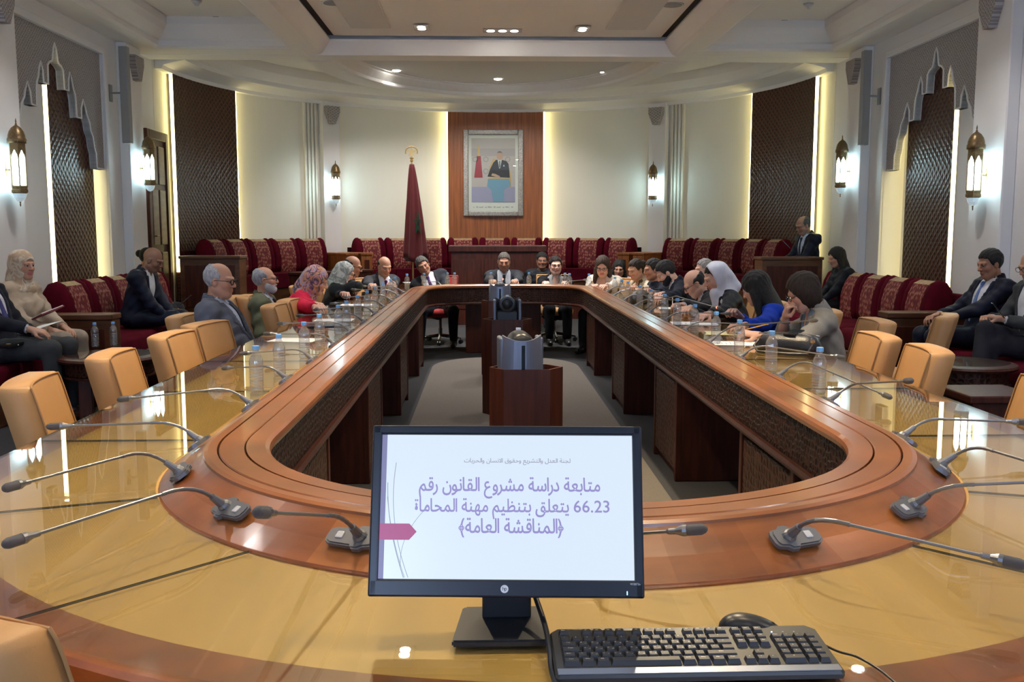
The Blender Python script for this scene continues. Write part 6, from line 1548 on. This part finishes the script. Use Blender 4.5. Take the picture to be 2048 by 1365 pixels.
person('woman in a light grey blazer and glasses, hand at her mouth, nearest on the right', (1606, 586), 6.3, 84, lean=14, head=(4, 26, 0), skin='light', hair=('bob', (.032, .022, .017)), top=('open', (.27, .255, .225)), shirt=(.13, .19, .27), hr=yz(1571, 634, 6.36), hl=tz(1520, 672, .81), curl=(50, 60), fem=True, glasses='thick', size=1.02, collar=False, group=GT)
# --- on the sofas
person('woman in a beige suit and patterned headscarf on the left sofa', (46, 546), 8.25, -100, lean=0, head=(-12, 4, 0), skin='mid', hair=('none', (.02, .02, .02)), top=('sweater', (.46, .37, .275)), scarf=('drape', [(.36, .24, .14), (.66, .58, .46), (.48, .34, .22)]), hl=(-.06, .34, .09, 1), hr=(.10, .34, .08, 1), fem=True, size=1.02, legs=(.33, .27, .21), group=GS, seat=.46)
person('man in a white shirt and violet tie at the left photo edge, legs stretched out', (-34, 560), 7.6, -96, lean=-14, head=(-6, 6, 0), skin='mid', hair=('short', (.03, .03, .03)), top=('jacket', (.02, .022, .03)), shirt=(.66, .67, .72), tie=(.055, .06, .19), hl=(-.18, .22, .02, 1), hr=(.12, .36, .06, 1), legs=(.055, .06, .062), size=1.06, group=GS, seat=.46, knee=.48)
person('bald man in a dark suit bent over a phone on the left sofa', (307, 542), 10.3, -92, lean=16, head=(-4, 26, 0), skin='dark', hair=('none', (.02, .02, .02)), top=('jacket', (.014, .019, .028)), shirt=WHT, hl=(-.05, .42, .06, 1), hr=(.10, .44, .05, 1), curl=(50, 50), legs=(.015, .017, .022), size=1.06, group=GS, seat=.46)
person('dark-haired person in maroon behind the bald man on the left sofa', (298, 540), 11.5, -95, lean=10, head=(0, 16, 0), skin='mid', hair=('bun', (.012, .010, .010)), top=('sweater', (.10, .012, .022)), hl=(-.05, .42, .06, 1), hr=(.10, .44, .05, 1), fem=True, group=GS, seat=.46)
person('man in a navy suit looking at his phone on the raised sofa at the right', (1606, 463), 13.35, 100, lean=4, head=(6, 22, 0), skin='tan', hair=('receding', (.09, .085, .08)), top=('jacket', (.012, .016, .026)), shirt=(.45, .52, .66), tie=(.02, .03, .08), hl=(-.02, .34, .16, 1), hr=(.06, .34, .16, 1), curl=(55, 55), glasses='thin', beard='stubble', size=1.04, group=GS, floor=ZP, seat=.84)
person('woman in black with long dark hair on the right sofa beside the timber cabinet', (1672, 543), 11.75, 92, lean=10, head=(6, 16, 0), skin='mid', hair=('long', (.018, .012, .011)), top=('sweater', (.012, .012, .014)), hl=(-.04, .38, .08, 1), hr=(.08, .38, .08, 1), fem=True, legs=BLK, group=GS, seat=.46)
person('man in a dark suit with a pale blue tie sitting back on the right sofa', (1978, 557), 8.25, 92, lean=-10, head=(6, 14, 0), skin='tan', hair=('short', (.016, .014, .013)), top=('jacket', (.016, .020, .030)), shirt=(.64, .66, .70), tie=(.13, .20, .42), hl=(-.12, .42, .06, 1), hr=(.1, .36, .1, 1), curl=(25, 35), legs=(.014, .016, .024), size=1.05, group=GS, seat=.46, knee=.47)
person('man with crossed legs holding a phone at the right photo edge', (2062, 577), 7.55, 94, lean=0, head=(6, 18, 0), skin='mid', hair=('receding', (.06, .055, .05)), top=('jacket', (.055, .055, .065)), shirt=WHT, hl=(-.04, .30, .20, 1), hr=(.08, .32, .20, 1), curl=(55, 55), crossed=True, legs=(.022, .023, .030), glasses='thin', size=1.05, group=GS, seat=.46)
# --- things held or lying on laps
def slab(name, label, cat, p, rot_, w, d, h, m, m2=None):
    t = thing(name, label, cat, p); t.rotation_euler = rot_
    box(bm := B(), -w / 2, w / 2, -d / 2, d / 2, 0, h, .001, 1); obj('cover' if m2 else 'sheet', bm, m, t)
    if m2: box(bm := B(), -w / 2 + .006, w / 2 - .006, -d / 2 + .006, d / 2 - .006, h, h + .006); obj('pages', bm, m2, t)
    return t
q = ony(95, 628, 8.12); slab('book', 'open maroon notebook on the lap of the woman in beige', 'book', q, (.25, -.35, -.5), .17, .24, .012, 'book_maroon', 'paper')
q = ony(80, 655, 7.75); slab('paper_sheet', 'white sheet on the lap of the man with the violet tie', 'paper', q, (.15, -.2, -.3), .2, .29, .003, 'paper')
q = ony(20, 693, 7.35); slab('notebook', 'dark notebook at the left photo edge under an orange pencil', 'notebook', q, (.05, -.05, -.2), .15, .21, .015, 'phone', 'phone')
def pencil(label, a, b, m='pencil'):
    t = thing('pencil', label, 'pencil', a); d = Vector(b) - Vector(a); n = d.normalized()
    tube(bm := B(), [n * .016, d], .0042, 6); obj('shaft', bm, m, t); tube(bm := B(), [n * 0, n * .016], [.0008, .0042], 6); obj('tip', bm, 'wood_veneer', t); tube(bm := B(), [d, d + n * .012], .0045, 8); obj('eraser', bm, 'mat_white', t)
pencil('yellow pencil in the hand of the woman in the grey blazer', ony(1490, 660, 6.24), ony(1534, 649, 6.2)); pencil('orange pencil on the notebook at the left photo edge', ony(12, 688, 7.33), ony(34, 690, 7.33))
pencil('white pen in the hand of the bald man writing', ony(1345, 618, 8.55), ony(1345, 598, 8.55), 'mat_white')
phone('phone held by the man at the right photo edge', ony(1995, 622, 7.45), (.9, 0, 1.2)); phone('phone held by the man on the raised sofa', ony(1572, 490, 13.2), (.8, 0, 1.4)); phone('phone in the hands of the bald man on the left sofa', ony(372, 601, 10.25), (.7, 0, -1.4))
phone('phone held over the table by the bald man with the purple tie', ony(772, 577, 11.0), (.5, 0, -2.2))
